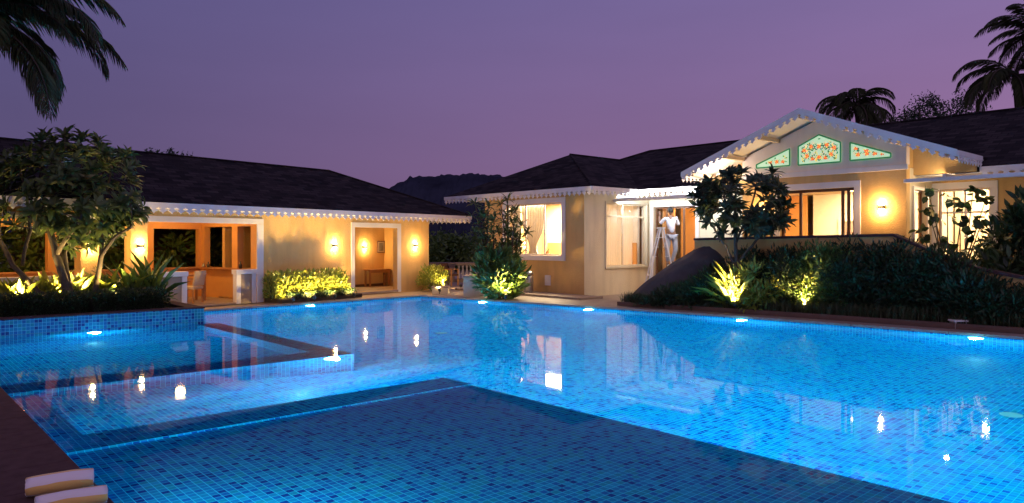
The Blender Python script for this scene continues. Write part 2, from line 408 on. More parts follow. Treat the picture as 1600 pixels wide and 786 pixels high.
for i in range(1, 6): coping(POOL[i], POOL[i + 1], .42, -.03, .018, 'stone')
coping(POOL[6], POOL[7], .45, -.03, .018, 'stone')
coping((1.17, 15.5), (1.17, -3), 1.15, -.03, .018, 'dkstone', over=.02)
ring = MB().box((-6, -6, .003), (.02, 15.4, .012)); struct(ring.build('dark_paving', 'dkstone'))

# pool lamps
def pool_lamp(pos, nrm, label, power=260, cone=165, hidden=False):
    nrm = Vector(nrm).normalized(); pos = Vector(pos)
    r = empty('pool_light', pos, label, 'pool light', 'underwater lights in the pool walls')
    MB().tube([pos + nrm * .004, pos + nrm * .02], [.14, .13], 20).build('bezel', 'steel', r, True)
    MB().tube([pos + nrm * .021, pos + nrm * .03], [.125, .11], 20).build('lens', 'pool_glow', r, True)
    lamp(r, 'POINT', pos + nrm * .16, power * .13, (.70, .95, 1.0), .06)
    lamp(r, 'SPOT', pos + nrm * .05, power, (.48, .88, 1.0), .06, nrm + Vector((0, 0, -.12)), cone, .35)
    return r
def on_edge(i, px, z=-.2):                   # point of pool wall i seen at photo column px
    a, b = Vector(POOL[i]), Vector(POOL[i + 1]); d = at(px, HY, 1.0).xy
    # a + t (b-a) = s d
    e = b - a; den = e.x * d.y - e.y * d.x; t = (d.x * a.y * 1 - d.y * a.x) / den
    p = a + e * t; nn = Vector((-e.y, e.x, 0)).normalized()
    return Vector((p.x, p.y, z)), nn
PLW = 2150
for i, px, lab in ((6, 483, 'underwater light glowing below the golden hedge of the bar pavilion'), (5, 757, 'underwater light below the slender planting at the far corner'),
                   (4, 922, 'underwater light below the pavilion corner with the big window'), (3, 1160, 'underwater light below the frangipani and the lit fern'),
                   (2, 1525, 'underwater light beside the little grey box on the coping')):
    p, nn = on_edge(i, px); pool_lamp(p, nn, lab, PLW)
p = onY(147, 529, 15.5); pool_lamp((p.x, 15.498, -.17), (0, -1, 0), 'underwater light in the tiled wall of the tree planter', 800)
p = onY(517, 570, 9.85); pool_lamp((p.x, 9.848, -.24), (0, -1, 0), 'underwater light near the corner of the submerged spa wall', 700)
pool_lamp((1.172, 1.0, -.20), (1, .1, 0), 'added unseen underwater light in the near wall, farther from the towels', 620)  # out-of-view lamp added to brighten the shallow ledge
pool_lamp((1.172, 4.1, -.20), (1, .1, 0), 'added unseen underwater light in the near wall, just below the towels', 480)  # second out-of-view lamp, added for the ledge as well
pool_lamp((3.6, -2.98, -.20), (0, 1, 0), 'added unseen underwater light in the short wall behind the viewer', 900)  # also out of view, added to light the ledge from the rear
for y, lb in ((0.6, 'underwater light in the near half of the drop beside the shallow ledge'), (4.2, 'underwater light in the far half of the drop beside the shallow ledge')): pool_lamp((5.622, y, -.75), (1, 0, 0), lb, PLW)
# main drains and floor inlets
for px, py, d in ((1580, 648, 1.45), (690, 520, 1.45)):
    p = onz(px, py, WL); r_ = Vector((p.x, p.y)).normalized(); p = p + Vector((r_.x, r_.y, 0)) * (1.1 * 1.38)
    tag(MB().tube([(p.x, p.y, -1.449), (p.x, p.y, -1.43)], [.12, .11], 20).build('floor_inlet', 'mount'), 'round pale inlet cap on the pool floor %s' % ('near the right wall' if px > 1000 else 'below the bar pavilion'), 'pool inlet', 'round inlet caps on the pool floor')

# =================================================================== GENERIC BUILDING PIECES
def frill(m_, a, b, board, tw, th, thick=.03, outn=None):
    """fascia board from a to b (top edge) with a row of pointed pendants below"""
    a, b = Vector(a), Vector(b); d = (b - a); L = d.length; d.normalize()
    hd = Vector((d.x, d.y, 0)).normalized(); nn = Vector((hd.y, -hd.x, 0)) if outn is None else Vector(outn)
    m_.prism([a, b, b - VU * board, a - VU * board], nn * thick)
    k = max(1, round(L / tw)); w_ = L / k
    prof = [(-.5, 0), (-.46, -.14), (-.20, -.22), (-.24, -.36), (-.40, -.46), (-.36, -.62), (-.16, -.72), (0, -1), (.16, -.72), (.36, -.62), (.40, -.46), (.24, -.36), (.20, -.22), (.46, -.14), (.5, 0)]
    for i in range(k):
        c = a + d * (w_ * (i + .5)) - VU * board
        m_.prism([c + d * (x * w_ * .995) + VU * (z * th + .001) for x, z in prof][::-1], nn * (thick * .7))
def window(T, u0, u1, z0, z1, parent, mulls=(), frame='white', trim='white', tw=.12, name='window', depth=.09, sill=True, fw=.045, bars=()):
    """trim proud of the wall, frame in the reveal, panes as sub-part"""
    t = MB(T)
    t.box((u0 - tw, -.035, z1 + .001), (u1 + tw, -.001, z1 + tw)); t.box((u0 - tw, -.035, z0), (u0 - .001, -.001, z1)); t.box((u1 + .001, -.035, z0), (u1 + tw, -.001, z1))
    if sill: t.box((u0 - tw, -.05, z0 - tw), (u1 + tw, -.001, z0 - .001))
    wn = t.build(name, trim, parent, bevel=.006)
    f = MB(T); e = .002
    f.box((u0 + e, depth, z0 + e), (u0 + fw, depth + .05, z1 - e)); f.box((u1 - fw, depth, z0 + e), (u1 - e, depth + .05, z1 - e))
    f.box((u0 + fw, depth, z0 + e), (u1 - fw, depth + .05, z0 + fw)); f.box((u0 + fw, depth, z1 - fw), (u1 - fw, depth + .05, z1 - e))
    for k in mulls: f.box((k - fw / 2, depth - .002, z0 + fw), (k + fw / 2, depth + .048, z1 - fw))
    for k in bars: f.box((u0 + fw, depth + .003, k - fw / 2), (u1 - fw, depth + .045, k + fw / 2))
    f.build('frame', frame, wn, bevel=.004)
    MB(T).box((u0 + fw, depth + .02, z0 + fw), (u1 - fw, depth + .026, z1 - fw)).build('pane', 'glass', wn)
    return wn
WARM = (1.0, .60, .22)
def sconce(pos, nrm, label, power=9, color=WARM):
    power *= 3.4
    pos = Vector(pos); nrm = Vector(nrm).normalized(); tdir = Vector((-nrm.y, nrm.x, 0))
    r = empty('wall_lamp', pos, label, 'wall lamp', 'up and down wall lamps')
    b = MB()
    for s_ in (-1, 1): pass
    b.prism([pos - tdir * .085 + nrm * .005 - VU * .035, pos + tdir * .085 + nrm * .005 - VU * .035, pos + tdir * .06 + nrm * .085 - VU * .035, pos - tdir * .06 + nrm * .085 - VU * .035], (0, 0, .07))
    b.build('body', 'dark', r, bevel=.004)
    for s_ in (-1, 1):
        g = MB(); g.prism([pos + d_ + VU * s_ * .037 for d_ in (-tdir * .065 + nrm * .012, tdir * .065 + nrm * .012, tdir * .045 + nrm * .075, -tdir * .045 + nrm * .075)], (0, 0, s_ * .02))
        g.build('bulb', 'sconce_glow', r)
        lamp(r, 'POINT', pos + nrm * .085 + VU * s_ * .085, power, color, .045)
    return r
def garden_spot(pos, aim, label, power=60, color=(1, .66, .20), cone=110):
    power *= 4.5
    pos = Vector(pos); aim = Vector(aim).normalized()
    r = empty('garden_spotlight', pos, label, 'spotlight', 'warm spotlights among the plants')
    MB().tube([pos, pos + VU * .10], .012, 8).build('spike', 'dark', r)
    c = pos + VU * .13
    MB().tube([c - aim * .06, c - aim * .03, c + aim * .045], [.03, .045, .05], 14).build('housing', 'dark', r, True)
    MB().tube([c + aim * .047, c + aim * .052], [.043, .040], 14).build('lens', 'spot_glow', r)
    lamp(r, 'SPOT', c + aim * .07, power, color, .03, aim, cone, .7)
    return r

# =================================================================== BAR PAVILION (left)
AL = R(11.27); LO = Vector((7.544, 18.978, 0)); LE = Vector((math.cos(AL), math.sin(AL), 0)); LN = Vector((-math.sin(AL), math.cos(AL), 0))
TL = lambda u, v, z: tuple(LO + LE * u + LN * v + VU * z)
def TLs(v0): return lambda u, v, z: TL(u, v + v0, z)
def TLu(u0, s=1): return lambda u, v, z: TL(u0 + s * v, u, z)      # wall running in the depth direction: "u" is depth
LB = empty('bar_pavilion', TL(0, 0, 0), 'low ochre bar pavilion with dark hipped roof and open counter by the pool', 'building')
EZ = 2.40
fw_ = MB(TL)
fw_.holes(.50, 7.10, 0, EZ, .18, [(3.80, 5.60, .10, 2.10)])
fw_.build('wall', 'ochre', LB)
# end wall and solid room behind the facade
MB(TLu(7.10, -1)).holes(.181, 5.6, 0, EZ, .18, []).build('wall', 'ochre', LB)
MB(TLs(2.0)).holes(.70, 6.91, 0, EZ - .01, .12, []).build('wall', 'ochre', LB)               # back wall of the passage
MB(TLu(3.35)).holes(.185, 1.995, .0, EZ - .01, .1, []).build('wall', 'ochre', LB)
MB(TL).box((.50, .182, .05), (6.9, 1.99, .10)).build('floor', 'deck', LB)
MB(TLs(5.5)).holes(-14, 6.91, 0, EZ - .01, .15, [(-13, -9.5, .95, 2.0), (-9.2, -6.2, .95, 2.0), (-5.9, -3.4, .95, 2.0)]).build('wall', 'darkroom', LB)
# veranda: side wall with two openings to a dark store, back wall with large openings
sw = MB(TLu(.50)); sw.holes(.185, 2.9, 0, EZ - .01, .18, [(.42, 1.05, .92, 2.08), (1.32, 2.72, .92, 2.08)]); sw.build('wall', 'orangewall', LB)
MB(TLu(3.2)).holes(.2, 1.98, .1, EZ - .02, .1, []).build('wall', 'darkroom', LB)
bw = MB(TLs(2.9)); bw.holes(-13.5, .68, 0, EZ - .01, .16, [(-.90, .42, .92, 2.02), (-3.3, -1.15, .92, 2.02), (-5.6, -3.55, .92, 2.02), (-7.9, -5.85, .92, 2.02), (-10.2, -8.2, .92, 2.02)]); bw.build('wall', 'orangewall', LB)
MB(TL).box((-13.5, .0, .02), (.48, 2.89, .06)).build('floor', 'deck', LB)
MB(TL).box((-14, -.05, EZ + .002), (7.08, 5.6, EZ + .04)).build('ceiling', 'soffit', LB)
# sills of the back openings
for a_, b_ in ((-.95, .45), (-3.35, -1.1), (-5.65, -3.5)): MB(TL).box((a_, 2.80, .88), (b_, 2.897, .918)).build('sill', 'wood', LB, bevel=.005)
MB(TL).box((.30, .30, .88), (.497, 2.75, .918)).build('bar_ledge', 'wood', LB, bevel=.005)
# facade posts, beam and low panelled walls of the veranda
MB(TL).box((-13.5, -.03, 2.13), (.60, .12, 2.27)).build('beam', 'white', LB, bevel=.006)
MB(TL).box((-13.5, .0, 2.272), (.497, .12, 2.398)).build('lintel', 'ochre', LB)
MB(TL).box((.40, -.03, .02), (.60, -.001, 2.128)).build('post', 'white', LB, bevel=.006)
for a_ in (-2.92, -4.0, -6.9, -9.8, -12.7): MB(TL).box((a_, 0, .0), (a_ + .40, .30, 2.128)).build('post', 'ochre', LB, bevel=.008)
def lowwall(a_, b_):
    q = MB(TL).box((a_ + .13, .012, .02), (b_ - .13, .14, .80)).build('low_wall', 'taupewall', LB)
    g = MB(TL).box((a_, -.01, .02), (a_ + .128, .16, .80)).box((b_ - .128, -.01, .02), (b_, .16, .80)).box((a_ - .02, -.03, .802), (b_ + .02, .19, .92)); g.build('wall_cap', 'white', q, bevel=.006)
lowwall(-.20, .39); lowwall(-2.50, -1.55); lowwall(-6.45, -4.02); lowwall(-9.35, -6.95)
# passage doorway trim
t = MB(TL); t.box((3.66, -.03, 2.101), (5.76, -.001, 2.25)); t.box((3.66, -.03, .02), (3.80, -.001, 2.10)); t.box((5.60, -.03, .02), (5.76, -.001, 2.10)); t.build('door_frame', 'white', LB, bevel=.006)
MB(TL).box((3.80, -.06, .02), (5.60, .18, .098)).build('door_step', 'stone', LB, bevel=.006)
MB(TL).box((3.46, 1.97, .101), (6.9, 1.998, .19)).build('skirting', 'brown', LB)
# hipped roof
def hip_roof(T, u0, u1, v0, v1, z0, zr, ru0, ru1, rv, parent, th=.05):
    m_ = MB(T)
    m_.add([(u0, v0, z0), (u1, v0, z0), (u1, v1, z0), (u0, v1, z0), (ru0, rv, zr), (ru1, rv, zr)], [(0, 1, 5, 4), (1, 2, 5), (2, 3, 4, 5), (3, 0, 4), (0, 3, 2, 1)])
    r_ = m_.build('roof', 'roof', parent)
    cap = MB(T)
    for a_, b_ in (((u0, v0, z0), (ru0, rv, zr)), ((u1, v0, z0), (ru1, rv, zr)), ((u1, v1, z0), (ru1, rv, zr)), ((ru0, rv, zr), (ru1, rv, zr))):
        a_, b_ = Vector(a_), Vector(b_); cap.tube([a_ + VU * .012, b_ + VU * .012], .035, 6)
    cap.build('ridge_cap', 'roof', r_)
    return r_
hip_roof(TL, -14, 8.50, -.72, 6.6, 2.56, 4.10, -10.4, 5.20, 2.94, LB)
f = MB()
Pl = lambda u, v, z: Vector(TL(u, v, z))
frill(f, Pl(-14, -.72, 2.553), Pl(8.50, -.72, 2.553), .10, .215, .155, .03, -LN)
frill(f, Pl(8.50, -.72, 2.553), Pl(8.50, 6.6, 2.553), .10, .215, .155, .03, LE)
f.build('fascia', 'white', LB)
MB(TL).box((-13.9, -.69, 2.44), (8.47, 6.5, 2.46)).build('soffit', 'soffit', LB)
# lights of the veranda
for i, u in enumerate((-.9, -4.6, -8.4)):
    r = empty('ceiling_lamp', TL(u, 1.5, EZ), ['round ceiling lamp over the bar chair', 'round ceiling lamp behind the frangipani tree', 'round ceiling lamp at the far left of the veranda'][i], 'ceiling lamp')
    MB(TL).tube([(u, 1.5, EZ - .001), (u, 1.5, EZ - .05)], [.13, .10], 16).build('diffuser', 'spot_glow', r)
    lamp(r, 'POINT', TL(u, 1.5, EZ - .16), 75, (1, .50, .13), .12)
sconce(TL(3.02, 0, 1.54), -LN, 'wall lamp on the ochre wall above the golden hedge', 9)
sconce(TL(6.42, 0, 1.53), -LN, 'wall lamp between the doorway and the corner of the bar pavilion', 9)
sconce(TL(-2.70, 0, 1.55), -LN, 'wall lamp on the post just right of the frangipani tree', 9)
sconce(TL(-3.78, 0, 1.56), -LN, 'wall lamp on the post behind the frangipani branches', 9)
sconce(TL(5.98, 2.0, 1.47), -LN, 'wall lamp beside the framed picture inside the doorway', 7)
# framed picture, console table
pc = TL(6.74, 1.99, 1.46)
r = empty('framed_picture', pc, 'small framed grey picture in a dark frame inside the doorway', 'picture')
MB(TL).box((6.56, 1.965, 1.26), (6.92, 1.998, 1.68)).build('frame', 'brown', r, bevel=.006)
MB(TL).box((6.59, 1.960, 1.29), (6.89, 1.964, 1.65)).build('mount', 'mount', r)
MB(TL).box((6.63, 1.957, 1.33), (6.85, 1.9595, 1.61)).build('print', 'picture', r)
r = empty('console_table', TL(6.4, 1.8, .10), 'slim wooden console table under the picture in the doorway', 'table')
MB(TL).box((5.90, 1.62, .66), (7.0 - .12, 1.95, .70)).build('table_top', 'wood', r, bevel=.004)
for u in (5.93, 6.80):
    for v in (1.65, 1.88): MB(TL).box((u, v, .10), (u + .05, v + .05, .659)).build('leg', 'wood', r)
MB(TL).box((5.93, 1.66, .58), (6.85, 1.69, .657)).build('apron', 'wood', r)
# chair and table in the veranda
def hitL(px, v):                                # u on depth v seen at column px
    d = at(px, HY, 1).xy; o = LO.xy; nn = LN.xy; t_ = (v + o.dot(nn)) / d.dot(nn); return (d * t_ - o).dot(LE.xy)
def chair(c, ang, label, cat='chair', seat_m='chaircloth'):
    ca, sa = math.cos(ang), math.sin(ang); c = Vector(c)
    T = lambda x, y, z: (c.x + x * ca - y * sa, c.y + x * sa + y * ca, c.z + z)
    r = empty('armchair', c, label, cat)
    MB(T).box((-.24, -.24, .36), (.24, .24, .44)).build('seat', seat_m, r, bevel=.02)
    MB(T).prism([(-.24, .20, .45), (.24, .20, .45), (.25, .27, .84), (-.25, .27, .84)], (0, .05, .0)).build('backrest', seat_m, r, bevel=.015)
    for x in (-.24, .20):
        for y in (-.24, .20): MB(T).box((x, y, 0), (x + .04, y + .04, .358)).build('leg', 'wood', r)
        MB(T).box((x, -.24, .60), (x + .045, .22, .63)).box((x, -.24, .36), (x + .04, -.20, .60)).build('armrest', 'wood', r, bevel=.004)
    return r
uc = hitL(297, .9)
chair(TL(uc, .9, .06), AL + .5 + math.pi, 'beige armchair beside the bar entrance')
r = empty('side_table', TL(uc + .42, 1.5, .06), 'small square wooden table behind the beige armchair', 'table')
MB(TL).box((uc + .1, 1.3, .74), (uc + .7, 1.8, .78)).build('table_top', 'wood', r)
for du in (.12, .64):
    for dv in (1.32, 1.74): MB(TL).box((uc + du, dv, .06), (uc + du + .05, dv + .05, .739)).build('leg', 'wood', r)
for i, (v, h, m_, lab) in enumerate(((2.6, .12, 'steel', 'small steel kettle at the far end of the bar ledge'), (2.35, .16, 'dark', 'dark jar beside the kettle on the bar ledge'), (.75, .2, 'dark', 'dark bottle at the near end of the bar ledge'))):
    tag(MB().lathe(TL(.40, v, .918), [(.045, 0), (.05, h * .5), (.02, h * .7), (.018, h)], 12).build(['kettle', 'jar', 'bottle'][i], m_, None, True), lab, ['kettle', 'jar', 'bottle'][i])

# =================================================================== MAIN HOUSE (right)
HB = empty('villa', (17.7, 12, 0), 'ochre villa with dark hipped roofs, white frilled eaves and a stained glass gable', 'building')
TX = lambda X0: (lambda u, v, z: (X0 + v, u, z))       # wall facing -X, u = Y
TY = lambda Y0: (lambda u, v, z: (u, Y0 + v, z))       # wall facing -Y, u = X
WZ = 3.15
# big pavilion window
wy0, wy1, wz0, wz1 = 15.68, 18.28, 1.22, 2.88
MB(TX(16.2)).holes(14.75, 19.4, 0, WZ, .2, [(wy0, wy1, wz0, wz1)]).build('wall', 'ochre', HB)
MB(TY(14.75)).holes(16.402, 19.34, 0, WZ, .18, [(17.20, 19.20, .88, 2.86)]).build('wall', 'cream', HB)
MB().box((16.20, 14.747, 0), (16.40, 14.749, WZ)).build('wall', 'cream', HB)
MB(TX(19.35)).holes(10.38, 14.75, 0, WZ, .18, [(12.95, 14.55, .12, 2.78)]).build('wall', 'cream', HB)
MB(TY(10.38)).holes(17.90, 19.34, 0, WZ, -.18, []).build('wall', 'ochre', HB)
MB(TX(17.7)).holes(6.26, 10.38, 0, 3.42, .2, [(7.42, 9.30, .42, 2.96)]).build('wall', 'ochre', HB)
MB(TY(6.26)).holes(17.905, 19.34, 0, WZ + .2, .18, [(18.15, 18.95, .45, 2.86)]).build('wall', 'cream', HB)
MB(TX(19.35)).holes(-2, 6.26, 0, WZ, .18, [(5.05, 6.12, .95, 2.90)]).build('wall', 'ochre', HB)
MB(TX(26.4)).holes(-2, 19.4, 0, WZ, .15, []).build('wall', 'ochre', HB)
MB(TY(19.4)).holes(16.402, 26.4, 0, WZ, -.15, []).build('wall', 'ochre', HB)
MB().box((16.41, 14.94, WZ - .08), (26.3, 19.2, WZ - .05)).box((19.54, -2, WZ - .08), (26.3, 14.93, WZ - .05)).box((17.91, 6.45, WZ - .08), (19.53, 10.19, WZ - .05)).build('ceiling', 'white_in', HB)
MB().box((16.41, 14.94, .03), (26.3, 19.2, .08)).box((19.54, -2, .03), (26.3, 14.93, .08)).build('floor', 'deck', HB)
MB().box((17.91, 6.45, .36), (21.4, 10.19, .40)).build('floor', 'deck', HB)
# --- pavilion room
ww = window(TX(16.2), wy0, wy1, wz0, wz1, HB, mulls=(wy0 + .87, wy0 + 1.74), tw=.16)
MB(TX(19.0)).holes(14.94, 19.2, .08, WZ - .09, .1, []).build('partition', 'white_in', HB)
MB().box((18.96, 14.96, .1), (18.998, 19.1, 1.62)).build('wainscot', 'orangewall', HB)
MB().box((18.90, 16.6, .1), (18.958, 17.45, 2.45)).build('inner_door', 'orangewall', HB)
d_ = MB(); d_.box((18.86, 16.45, .1), (18.90, 16.6, 2.6)).box((18.86, 17.45, .1), (18.90, 17.6, 2.6)).box((18.86, 16.6, 2.45), (18.90, 17.45, 2.6)); d_.build('inner_door_frame', 'wood', HB)
lamp(empty('ceiling_lamp', (17.5, 17.2, 3.05), 'bright ceiling lamp inside the room of the big window', 'ceiling lamp'), 'AREA', (17.5, 17.2, 3.0), 1000, (1, .80, .50), (2.0, 2.6), (0, 0, -1))
cl = bpy.data.objects['ceiling_lamp.003'] if 'ceiling_lamp.003' in bpy.data.objects else None
if cl: MB().tube([(17.5, 17.2, 3.065), (17.5, 17.2, 3.02)], [.25, .22], 20).build('diffuser', 'spot_glow', cl)
def curtain(c0, c1, z0, z1, label, tie=None, mat='curtain', name='curtain', th=.05, waves=9):
    c0, c1 = Vector(c0), Vector(c1); d = c1 - c0; L = d.length; d.normalize(); nn = Vector((-d.y, d.x, 0)); V = []; F = []
    nu, nz = 48, 14
    for j in range(nz + 1):
        z = z0 + (z1 - z0) * j / nz
        sq = 1 if tie is None else 1 - .72 * math.exp(-((z - tie) / .45) ** 2)
        for i in range(nu + 1):
            u = i / nu; uu = (u - .5) * sq + .5
            V.append(tuple(c0 + d * (L * uu) + nn * (th * math.sin(u * waves * 2 * math.pi)) + VU * z))
    for j in range(nz):
        for i in range(nu): a_ = j * (nu + 1) + i; F.append((a_, a_ + 1, a_ + nu + 2, a_ + nu + 1))
    o = MB().add(V, F).build(name, mat, None, True)
    s_ = o.modifiers.new('solid', 'SOLIDIFY'); s_.thickness = .006
    return tag(o, label, 'curtain')
curtain((16.62, 16.85, 0), (16.62, 17.95, 0), .15, 2.95, 'white curtain tied in the middle behind the big window', tie=1.45)
curtain((16.62, 18.0, 0), (16.62, 18.5, 0), .15, 2.95, 'white curtain gathered at the planted side of the big window')
r = empty('potted_plant', (16.75, 17.1, 1.25), 'small potted plant on the inner sill of the big window', 'potted plant')
MB().lathe((16.62, 16.72, 1.225), [(.05, 0), (.07, .12), (.06, .12)], 12).build('pot', 'wood', r, True)
lv = Leaves(); rosette(lv, (16.62, 16.72, 1.37), (0, 0, 1), 16, .16, .05); lv.build('foliage', 'leaf_md', r)
MB().box((16.41, wy0 - .1, 1.19), (16.72, wy1 + .1, 1.222)).build('window_board', 'white_in', HB)
# --- glazed side panel
window(TY(14.75), 17.20, 19.20, .88, 2.86, HB, mulls=(18.05,), frame='cream', trim='cream', tw=.06, depth=.03, sill=True, bars=(2.45,))
curtain((17.25, 15.10, 0), (18.3, 15.10, 0), .8, 2.95, 'pale drawn curtain behind the glazed side panel', waves=12, th=.03)
curtain((18.32, 15.12, 0), (19.15, 15.12, 0), .8, 2.95, 'cream blind cloth at the inner half of the glazed side panel', waves=8, th=.02)
# --- recess door
dn = window(TX(19.35), 12.95, 14.55, .12, 2.78, HB, mulls=(13.45, 14.1), frame='brown', trim='white', tw=.13, name='sliding_door', sill=False, fw=.06)
MB(TX(21.4)).holes(10.4, 14.93, .08, WZ - .09, .1, []).build('partition', 'orangewall', HB)
curtain((19.75, 14.0, 0), (19.75, 14.5, 0), .12, 2.8, 'orange curtain behind the sliding door of the recess', mat='orangewall', waves=5)
r = empty('ceiling_lamp', (20.4, 13.2, 3.05), 'ceiling lamp inside the room behind the painter', 'ceiling lamp')
MB().tube([(20.4, 13.2, 3.065), (20.4, 13.2, 3.02)], [.2, .18], 20).build('diffuser', 'spot_glow', r); lamp(r, 'POINT', (20.4, 13.2, 2.85), 150, (1, .62, .28), .1)
# --- gable room
gw = window(TX(17.7), 7.42, 9.30, .42, 2.96, HB, mulls=(7.60, 7.74, 8.80), frame='brown', trim='white', tw=.155, name='sliding_door', sill=False, fw=.07)
MB(TX(21.4)).holes(6.45, 10.19, .4, WZ - .09, .1, []).build('partition', 'white_in', HB)
g_ = MB()
for y in (7.6, 8.45, 9.3): g_.box((21.30, y, .4), (21.36, y + .09, 2.25))
g_.box((21.30, 7.6, 2.252), (21.36, 9.39, 2.35)); g_.build('wardrobe_frame', 'white_in', HB)
for y in (7.69, 8.54): MB().box((21.34, y + .002, .45), (21.38, y + .757, 2.245)).build('shutter', 'taupe', HB)
r = empty('ceiling_lamp', (20.0, 8.3, 3.05), 'bright ceiling lamp inside the gable room', 'ceiling lamp')
MB().tube([(20, 8.3, 3.065), (20, 8.3, 3.02)], [.2, .18], 20).build('diffuser', 'spot_glow', r); lamp(r, 'AREA', (20.3, 8.3, 2.98), 420, (1, .72, .42), (1.0, 2.0), (.25, 0, -1))
# --- right room
window(TX(19.35), 5.05, 6.12, .95, 2.90, HB, mulls=(5.58,), frame='white', trim='white', tw=.16, sill=True, bars=(2.35,))
MB(TX(21.6)).holes(-1.9, 6.44, .08, WZ - .09, .1, []).build('partition', 'white_in', HB)
r = empty('ceiling_lamp', (20.5, 5.4, 3.05), 'bright ceiling lamp inside the room of the broad leaved plant', 'ceiling lamp')
MB().tube([(20.5, 5.4, 3.065), (20.5, 5.4, 3.02)], [.2, .18], 20).build('diffuser', 'spot_glow', r); lamp(r, 'POINT', (20.5, 5.4, 2.8), 330, (1, .70, .38), .1)
window(TY(6.26), 18.15, 18.95, .45, 2.86, HB, mulls=(), frame='brown', trim='white', tw=.08, name='window', sill=False)
# --- gable tympanum
GY, GZ, GS = 8.30, 4.83, .388
def gz(y, off=0): return GZ - abs(y - GY) * GS - off
pts = [(6.26, 3.424), (10.38, 3.424), (10.38, gz(10.38, .14)), (GY, gz(GY, .14)), (6.26, gz(6.26, .14))]
MB().prism([(17.70, y, z) for y, z in pts], (.2, 0, 0)).build('gable_wall', M.setdefault('gable_warmlit', pmat('white gable paint with warm light tint', (.88, .74, .64), .7, .06, 2, .1, 30, stains=.3)), HB)  # white wall; the warm light on it is tinted into this colour
MB().box((17.655, 6.22, 3.30), (17.699, 10.42, 3.42)).build('gable_band', 'white', HB, bevel=.006)
# stained glass windows
def stained(poly, label):
    cx = sum(p[0] for p in poly) / len(poly); cz = sum(p[1] for p in poly) / len(poly)
    g = MB().prism([(17.66, y, z) for y, z in poly], (.03, 0, 0)).build('stained_window', M['sg_back'], HB)
    fr = MB(); n_ = len(poly)
    for i in range(n_):
        a_, b_ = Vector((17.65, *poly[i])), Vector((17.65, *poly[(i + 1) % n_])); fr.tube([a_, b_], .019, 6)
    fr.build('frame', M['sg_green'], g)
    rs = random.Random(len(label)); reds = MB(); greens = MB(); yel = MB(); pale = MB()
    def inside(y, z):
        ok = None
        for i in range(n_):
            a_, b_ = poly[i], poly[(i + 1) % n_]; c_ = (b_[0] - a_[0]) * (z - a_[1]) - (b_[1] - a_[1]) * (y - a_[0])
            L_ = math.hypot(b_[0] - a_[0], b_[1] - a_[1]); s_ = c_ / L_
            if ok is None: ok = s_ > 0
            if (s_ > 0) != ok or abs(s_) < .045: return False
        return True
    def petal(m_, y, z, ang, L, W, x):
        if not inside(y, z) or not inside(y + math.cos(ang) * L, z + math.sin(ang) * L): return
        c_, s_ = math.cos(ang), math.sin(ang)
        m_.prism([(x, y + a * L * c_ - b * W * s_, z + a * L * s_ + b * W * c_) for a, b in ((0, 0), (.4, .5), (1, 0), (.4, -.5))], (.002, 0, 0))
    for _ in range(150 if len(poly) == 5 else 60):
        yy_, zz_ = rs.uniform(min(p[0] for p in poly), max(p[0] for p in poly)), rs.uniform(min(p[1] for p in poly), max(p[1] for p in poly)); an_ = rs.uniform(0, 6.28); mm_ = rs.choice((greens, greens, yel, pale))
        for k_ in (1, -1) if len(poly) == 5 else (1,):
            petal(mm_, yy_ if k_ > 0 else 16.52 - yy_, zz_, an_ if k_ > 0 else math.pi - an_, rs.uniform(.05, .10), rs.uniform(.02, .04), 17.657)
    ys = [p[0] for p in poly]; zs = [p[1] for p in poly]; y0, y1, z0, z1 = min(ys), max(ys), min(zs), max(zs); sym = len(poly) == 5
    mid = (y0 + y1) / 2
    fl = [(mid, z0 + .16), (mid, z0 + .42), (mid + .30, z0 + .20), (mid + .38, z0 + .36), (mid + .16, z0 + .12), (mid + .2, z0 + .44)] if sym else [(y0 + (y1 - y0) * k_, z0 + h_) for k_, h_ in ((.2, .1), (.38, .12), (.58, .13), (.8, .12), (.85, .28), (.6, .22))]
    for k, (fy, fz) in enumerate(fl):
        for mir in ((1, -1) if sym and abs(fy - mid) > .01 else (1,)):
            yy = mid + (fy - mid) * mir
            for p_ in range(9): petal(reds if p_ % 3 else yel, yy, fz, p_ * .7 + (.3 if mir > 0 else math.pi - .3), rs.uniform(.05, .085), .032, 17.650)
            for p_ in range(4): petal(greens, yy, fz - .02, p_ * 1.6 + .8 * mir, rs.uniform(.10, .15), .02, 17.654)
    for nme, m_, mt in (('red_glass', reds, 'sg_red'), ('green_glass', greens, 'sg_green'), ('yellow_glass', yel, 'sg_yel'), ('pale_glass', pale, 'sg_pale')):
        if m_.v: m_.build(nme, M[mt], g)
    if label: g['label'] = label
M['sg_back'] = emat('pale backlit glass', (.50, .74, .48), .75); M['sg_green'] = emat('green backlit glass', (.02, .22, .09), .3)
M['sg_pale'] = emat('amber backlit glass', (.85, .60, .42), .7)
M['sg_red'] = emat('red backlit glass', (.65, .07, .03), .8); M['sg_yel'] = emat('yellow backlit glass', (.95, .62, .10), .8)
stained([(7.73, 3.59), (8.79, 3.59), (8.79, 4.06), (8.26, 4.30), (7.73, 4.06)], 'five sided stained glass with red flowers')
stained([(6.58, 3.60), (7.50, 3.60), (7.50, 4.03), (6.58, 3.69)], 'wedge of stained glass on the lamp side')
stained([(9.02, 3.60), (9.94, 3.60), (9.94, 3.69), (9.02, 4.03)], 'wedge of stained glass behind the frangipani')
